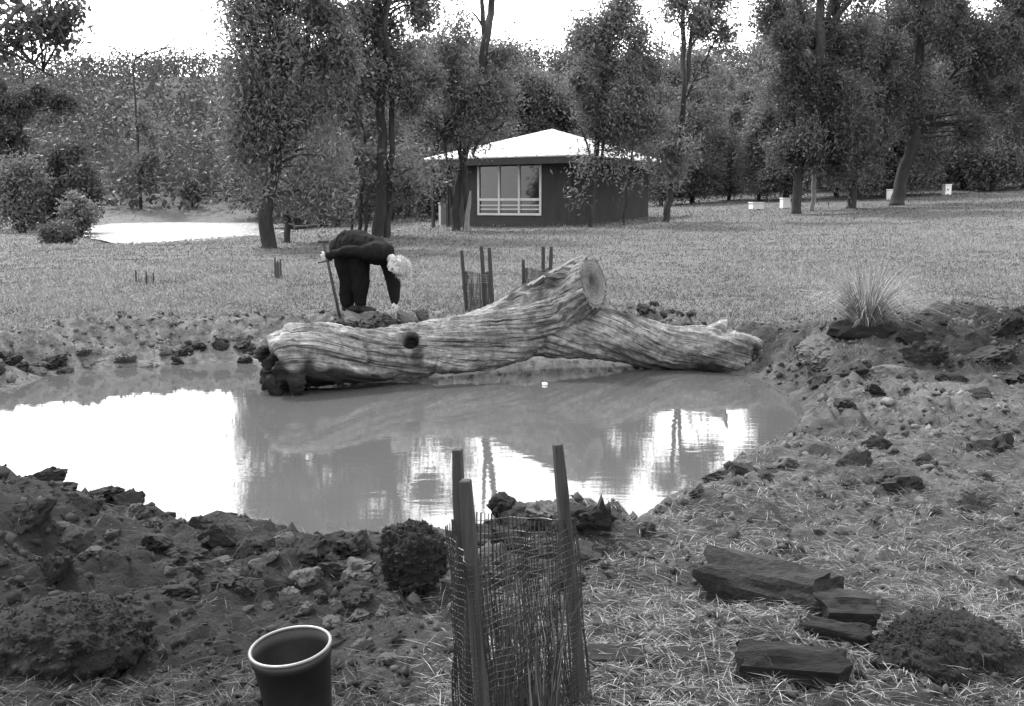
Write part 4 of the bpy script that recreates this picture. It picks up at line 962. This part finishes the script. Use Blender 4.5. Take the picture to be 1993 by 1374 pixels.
ch = clod(1605, 690, 110, 'clod_pale', 'smooth pale clay heap between the trunk and the grass tussock', None, -.1, 'clay_heap', (1.2, .9, .5)); ch.data = clod_mesh(9, 5, .25, 1.0); ch.data.materials.append(M['clod_pale'])
for i in range(34):
    x = rq.uniform(-20, 560); y = 655 + 60 * (1 - x / 700) + rq.uniform(-22, 34); 
    clod(x, y, rq.uniform(18, 38), rq.choice(['clod', 'clod_pale', 'clod_dark', 'clod_pale']), 'soil clod on the dug far bank left of the trunk', 'soil clods on the dug far bank left of the trunk')
for i in range(8):
    clod(1190 + i * 22 + rq.uniform(-6, 6), 605 + rq.uniform(-12, 12), rq.uniform(18, 30), rq.choice(['clod', 'clod_dark']), 'soil clod on the bank behind the lower limb of the trunk', 'soil clods behind the lower limb of the trunk')
for i, (x, y, w_) in enumerate([(668, 630, 42), (694, 632, 46), (722, 631, 44), (750, 632, 40), (790, 630, 38), (822, 627, 30)]):
    clod(x, y, w_, 'clod_pale', 'pale clay clod on the bank at the feet of the stooping person', 'pale clay clods at the feet of the person', .4)

ico = clod_mesh(2, 1, .9, .7); IV = mverts(ico); IF = np.array([p.vertices[:] for p in ico.polygons]); bpy.data.meshes.remove(ico)
# the dark round root ball and the dark humps at the corners
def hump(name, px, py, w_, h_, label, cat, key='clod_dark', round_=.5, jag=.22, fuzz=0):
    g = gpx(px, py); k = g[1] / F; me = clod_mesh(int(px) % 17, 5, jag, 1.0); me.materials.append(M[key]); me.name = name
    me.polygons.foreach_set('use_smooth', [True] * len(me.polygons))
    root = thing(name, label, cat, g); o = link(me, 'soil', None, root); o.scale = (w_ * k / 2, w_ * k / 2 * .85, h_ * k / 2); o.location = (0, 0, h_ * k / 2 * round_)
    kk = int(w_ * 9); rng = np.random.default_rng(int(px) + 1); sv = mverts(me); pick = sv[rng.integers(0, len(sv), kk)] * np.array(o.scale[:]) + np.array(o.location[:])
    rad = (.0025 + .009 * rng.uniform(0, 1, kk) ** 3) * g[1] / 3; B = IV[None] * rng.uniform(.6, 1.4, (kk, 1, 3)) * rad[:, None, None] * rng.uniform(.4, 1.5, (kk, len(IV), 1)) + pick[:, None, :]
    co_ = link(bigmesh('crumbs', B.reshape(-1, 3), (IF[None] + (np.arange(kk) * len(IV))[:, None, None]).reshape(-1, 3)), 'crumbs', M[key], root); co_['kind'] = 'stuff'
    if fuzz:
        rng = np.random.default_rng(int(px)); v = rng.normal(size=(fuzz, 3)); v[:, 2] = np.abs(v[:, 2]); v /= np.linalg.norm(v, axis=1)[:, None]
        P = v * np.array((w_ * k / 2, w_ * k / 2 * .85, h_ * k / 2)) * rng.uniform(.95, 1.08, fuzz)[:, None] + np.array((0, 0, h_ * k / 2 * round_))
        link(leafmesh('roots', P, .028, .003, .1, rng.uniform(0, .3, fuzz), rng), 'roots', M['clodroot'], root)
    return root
hump('root_ball', 806, 1150, 128, 140, 'round black root ball of soil beside the netted guard', 'root ball', fuzz=500, round_=.9, jag=.30)
hump('dark_hump', 120, 1240, 330, 170, 'large black hump at the lower left edge', 'turf', fuzz=3000, round_=-.25, jag=.2)
hump('dark_hump', 1850, 1265, 320, 170, 'low black hump at the lower right', 'turf', fuzz=3000, round_=-.45, jag=.25)

def chunk(name, label, p0, p1, sec, mt, seed, cat='timber', jag=.13, dz=0.0):
    """rough hewn timber: an uneven section swept between two ground points"""
    rng = np.random.default_rng(seed); a, b = np.array(p0, float), np.array(p1, float); base = (a + b) / 2
    ax = b - a; L_ = np.linalg.norm(ax); ax /= L_; sx = np.cross(ax, (0, 0, 1.0)); sx /= np.linalg.norm(sx); sz = np.cross(sx, ax)
    m = MB(); V = []; 
    sec = [(u + (u2 - u) * t_, v + (v2 - v) * t_) for (u, v), (u2, v2) in zip(sec, list(sec[1:]) + [sec[0]]) for t_ in (0, .33, .66)]
    n_ = len(sec); seg = 16; S2 = np.linalg.norm(np.array(sec), axis=1).max()
    for i in range(seg + 1):
        t = i / seg
        for j, (u, v) in enumerate(sec):
            h1 = fbm(np.array([t * 2.2 + seed]), np.array([j * .55]), s=seed, o=3)[0]; h2 = fbm(np.array([j * .7 + seed]), np.array([7.0 if i < seg / 2 else 19.0]), s=seed + 5, o=2)[0]
            g_ = 1 + jag * 2.2 * h1 + jag * .9 * fbm(np.array([t * .6]), np.array([j * 1.7]), s=seed + 9, o=2)[0]
            tt = t * L_ - L_ / 2 + (h2 * jag * S2 * 2.5 if i in (0, seg) else 0)
            V.append(ax * tt + sx * u * g_ + sz * (v * g_ + dz))
    Fc = [(i * n_ + j, i * n_ + (j + 1) % n_, (i + 1) * n_ + (j + 1) % n_, (i + 1) * n_ + j) for i in range(seg) for j in range(n_)] + [tuple(range(n_ - 1, -1, -1)), tuple(seg * n_ + j for j in range(n_))]
    o = m.add(V, Fc).build(name, M[mt]); o.location = base
    bv = o.modifiers.new('b', 'BEVEL'); bv.width = .003; bv.segments = 1
    return tag(o, label, cat)
SPLIT = [(-.10, -.05), (.08, -.06), (.105, .03), (.075, .095), (-.02, .125), (-.11, .085)]
a, b = gpx(1385, 1150), gpx(1588, 1172); b[1] -= .22; b[0] -= .03; a[2] = b[2] = max(a[2], b[2])
chunk('split_log', 'short split log with dark sawn end lying in the straw', a, b, SPLIT, 'timber', 3, dz=.04)
a, b = gpx(1590, 1215), gpx(1690, 1220)
chunk('wood_offcut', 'small ridged wood offcut just right of the split log', a, b, [(-.07, -.03), (.06, -.04), (.075, .03), (.03, .07), (-.06, .06)], 'timber', 5, dz=.04)
a, b = gpx(1570, 1230), gpx(1690, 1262)
chunk('charred_stick', 'dark charred piece of wood below the ridged offcut', a, b, [(-.04, -.02), (.04, -.02), (.045, .03), (0, .055), (-.04, .03)], 'charred', 6, dz=.01)
a, b = gpx(1432, 1312), gpx(1640, 1338); b[2] = a[2]
chunk('charred_log', 'short low charred log lying nearest the camera in the straw', a, b, [(-.055, -.03), (0, -.05), (.05, -.03), (.062, .03), (.03, .07), (-.02, .078), (-.06, .04)], 'charred', 8, jag=.16, dz=.02)
a, b = gpx(1145, 1290), gpx(1385, 1287)
chunk('dark_strip', 'flat dark strip lying right of the netted guard', a, b, [(-.05, -.01), (.05, -.01), (.05, .014), (-.05, .018)], 'charred', 9, dz=.016, cat='board')  # low flat strip in a dark material
# fallen branch by the far pond
b0 = gpx(615, 446); root = thing('fallen_branch', 'fallen grey branch on the grass left of the person near the far pond', 'branch', b0)
k = b0[1] / F
Q = spline([(-1.0, .1, .08, .09), (-.3, 0, .14, .08), (.3, .1, .17, .07), (.75, .1, .22, .03)], 4); MB().tube(Q[:, :3], Q[:, 3], 8).build('stem', M['bark'], root, True)
MB().tube([(.1, .05, .15), (.45, -.1, .32), (.8, -.15, .5)], [.045, .035, .012], 6).build('twig', M['bark'], root, True)
# pale dead stub by the forked gum
b0 = at(911, 455, 35.2); b0[2] = float(zg(np.array([b0[0]]), np.array([35.2]))[0])
Q = spline([(-.05, 0, -.1, .11), (-.02, 0, .5, .085), (.05, 0, 1.0, .07), (.09, 0, 1.42, .03)], 4)
o = MB().tube(Q[:, :3], Q[:, 3], 8).build('pale_stump', M['white_paint' if 0 else 'bark_pale'], None, True); o.location = b0; tag(o, 'thin pale dead stump in front of the forked gum by the house', 'stump')
# pale chip floating on the pond
p = on_z(1060, 749, 0); o = link(clod_mesh(5, 2, .3, .6), 'floating_chip', M['hive']); o.scale = (.03, .025, .03); o.location = (p[0], p[1], .008); tag(o, 'small white chip floating on the pond in front of the trunk', 'chip')
# white stones and chips in the straw and on the grass
for (x, y, w_) in [(1355, 1138, 16), (1755, 988, 22), (1920, 1060, 26), (1600, 1040, 20), (1235, 1075, 16), (1500, 912, 16), (1555, 868, 22), (1300, 985, 14)]:
    clod(x, y, w_, 'clod_pale', 'pale stone chip in the straw of the near right bank', 'pale stone chips in the straw', .3, 'stone_chip')['category'] = 'stone'

# ------------------------------------------------------------------ tussock
def tussock(px, py, label, n_, rad, hgt, seed, wd=.006):
    g = gpx(px, py); rng = np.random.default_rng(seed); root = thing('grass_tussock', label, 'tussock', g - np.array((0, 0, .03)))
    th = rng.uniform(0, 6.283, n_); lean = rng.uniform(.05, 1.15, n_) ** .6; hh = hgt * rng.uniform(.5, 1.15, n_); r0 = rng.uniform(0, .12, n_)
    seg = 5; V = np.zeros((n_, seg + 1, 2, 3)); out = np.stack([np.cos(th), np.sin(th), th * 0], 1); sd_ = np.stack([-np.sin(th), np.cos(th), th * 0], 1)
    for i in range(seg + 1):
        t = i / seg; rr_ = r0 + lean * rad * t ** 1.3; z = hh * (t - lean * .62 * t ** 2.6) * (1.1 - .2 * lean)
        c = out * rr_[:, None]; c[:, 2] = z; wv = sd_ * (wd * (1 - t * .9))[..., None] if np.ndim(wd) else sd_ * wd * (1 - t * .9)
        V[:, i, 0] = c - wv; V[:, i, 1] = c + wv
    idx = np.arange(n_ * (seg + 1) * 2).reshape(n_, seg + 1, 2)
    Fc = np.stack([idx[:, :-1, 0], idx[:, :-1, 1], idx[:, 1:, 1], idx[:, 1:, 0]], -1).reshape(-1, 4)
    tn = np.repeat(np.clip(.15 + rng.uniform(0, .75, n_), 0, 1), seg)
    link(bigmesh('blades', V.reshape(-1, 3), Fc, {'tone': ('FACE', 'FLOAT', tn)}), 'blades', M['straw'], root)
    me = clod_mesh(seed, 3, .4, .5); me.materials.append(M['clod_dark']); o = link(me, 'root_clump', None, root); o.scale = (.3, .24, .22)
    return root
tussock(1685, 640, 'big arching grass tussock on the raised bank at the right', 750, .8, .85, 4, .0042)

# ------------------------------------------------------------------ grass, straw and crumbs (uncountable ground cover)
def blades(P, hgt, wid, lay, rng, tn, seg=2):
    n_ = len(P); th = rng.uniform(0, 6.283, n_); ph = lay; out = np.stack([np.cos(th), np.sin(th), 0 * th], 1); sd_ = np.stack([-np.sin(th), np.cos(th), 0 * th], 1)
    V = np.zeros((n_, 4, 3)); up = np.array((0, 0, 1.0))
    mid = out * (np.sin(ph) * hgt * .5)[:, None] + up * (np.cos(ph) * hgt * .55)[:, None]
    tip = out * (np.sin(ph) * hgt * 1.05)[:, None] + up * (np.cos(ph) * hgt * .75)[:, None]
    V[:, 0] = P - sd_ * wid[:, None] * .4; V[:, 1] = P + mid + sd_ * wid[:, None] * .5; V[:, 2] = P + tip; V[:, 3] = P + mid - sd_ * wid[:, None] * .5
    return bigmesh('blades', V.reshape(-1, 3), np.arange(n_ * 4).reshape(-1, 4), {'tone': ('FACE', 'FLOAT', tn)})
rng = np.random.default_rng(55)
n_ = 290000
yy = 1 / rng.uniform(1 / 120, 1 / 8.2, n_); xx = rng.uniform(-1, 1, n_) * (yy * .58 + 1.2); wide = rng.uniform(0, 1, n_) < .25; xx = np.where(wide, np.sign(xx) * (yy * .58 + 1.2) * rng.uniform(1, 1.9, n_), xx)
dm = dirtmask(xx, yy); keep = (rng.uniform(0, 1, n_) > dm * .86) & (sdf(xx, yy, POND) > .1) & (sdf(xx, yy, POND2) > .3)
xx, yy = xx[keep], yy[keep]; zz = zg(xx, yy)
patch = np.clip(.5 + .8 * fbm(xx * .45, yy * .25, s=71) * 1.4 + .8 * fbm(xx * 3, yy * 1.6, s=72, o=3), 0, 1)
hg = (.035 + .0021 * yy) * rng.uniform(.5, 1.3, len(xx)) * (.45 + 1.0 * patch)
ob = link(blades(np.stack([xx, yy, zz - .005], 1), hg, .004 + .00085 * yy, rng.uniform(.2, 1.1, len(xx)), rng, np.where(rng.uniform(0, 1, len(xx)) < .004, 2.5, np.clip(.04 + .78 * patch + rng.uniform(-.22, .22, len(xx)), 0, 1))), 'field_grass', M['grass'])
tag(ob, 'short rough grass covering the paddock', 'grass', kind='stuff')
# straw and dry grass lying on the near bank
n_ = 230000
yy = 1 / rng.uniform(1 / 9.0, 1 / 2.1, n_); xx = rng.uniform(-1, 1, n_) * (yy * .56 + .3)
dn = np.clip(.14 + .95 * sst(-.4, .7, xx) + .4 * fbm(xx * 1.3, yy * 1.3, s=81) + .3 * sst(3.4, 2.6, yy), 0, 1) * (1 - .75 * gauss(xx, yy, -2.4, 4, 1.3, 1.0)) * (1 - .8 * gauss(xx, yy, 1.25, 2.85, .5, .25))
keep = (rng.uniform(0, 1, n_) < dn) & (sdf(xx, yy, POND) > .12); xx, yy = xx[keep], yy[keep]; zz = zg(xx, yy)
k = len(xx)
ob = link(blades(np.stack([xx, yy, zz + rng.uniform(0, .012, k)], 1), .015 + .12 * rng.uniform(0, 1, k) ** 2, rng.uniform(.0009, .0027, k), np.where(rng.uniform(0, 1, k) < .97, rng.uniform(1.25, 1.62, k), rng.uniform(.2, 1.0, k)), rng, rng.uniform(0, 1, k) ** 2.6 * np.where(xx < -.3, .4, 1)), 'straw_litter', M['straw'])
tag(ob, 'dry straw and grass litter strewn over the near bank', 'straw', kind='stuff')
# crumbs of soil
n_ = 17000
yy = 1 / rng.uniform(1 / 12.5, 1 / 2.2, n_); xx = rng.uniform(-1, 1, n_) * (yy * .56 + .3)
xx = np.concatenate([xx, rng.uniform(-5.5, 6.5, 13000)]); yy = np.concatenate([yy, rng.uniform(6.2, 12.2, 13000)]); n_ = len(xx)
d_ = sdf(xx, yy, POND); keep = (rng.uniform(0, 1, n_) < dirtmask(xx, yy, d_)) & (d_ > .05); xx, yy = xx[keep], yy[keep]; zz = zg(xx, yy); k = len(xx)
rad = (.004 + .026 * rng.uniform(0, 1, k) ** 4) * (.6 + .09 * yy) ; rot = rng.uniform(0, 6.283, k); cs, sn = np.cos(rot), np.sin(rot)
sc = rng.uniform(.7, 1.3, (k, 3)); B = IV[None] * sc[:, None, :] * rad[:, None, None] * rng.uniform(.45, 1.45, (k, len(IV), 1))
Bx = B[..., 0] * cs[:, None] - B[..., 1] * sn[:, None]; By = B[..., 0] * sn[:, None] + B[..., 1] * cs[:, None]
V = np.stack([Bx + xx[:, None], By + yy[:, None], B[..., 2] + zz[:, None] + rad[:, None] * .1], -1).reshape(-1, 3)
Fc = (IF[None] + (np.arange(k) * len(IV))[:, None, None]).reshape(-1, 3)
tn = np.clip(rng.uniform(.4, 2.2, k) * np.where((xx < -.4) & (yy < 6), .42, 1.0) * (1 + .9 * clay(xx, yy)), .2, 4.5)
ob = link(bigmesh('soil_crumbs', V, Fc, {'tone': ('POINT', 'FLOAT', np.repeat(tn, len(IV)))}), 'soil_crumbs', M['soil'])
tag(ob, 'loose crumbs of dug soil scattered round the pond', 'soil', kind='stuff')
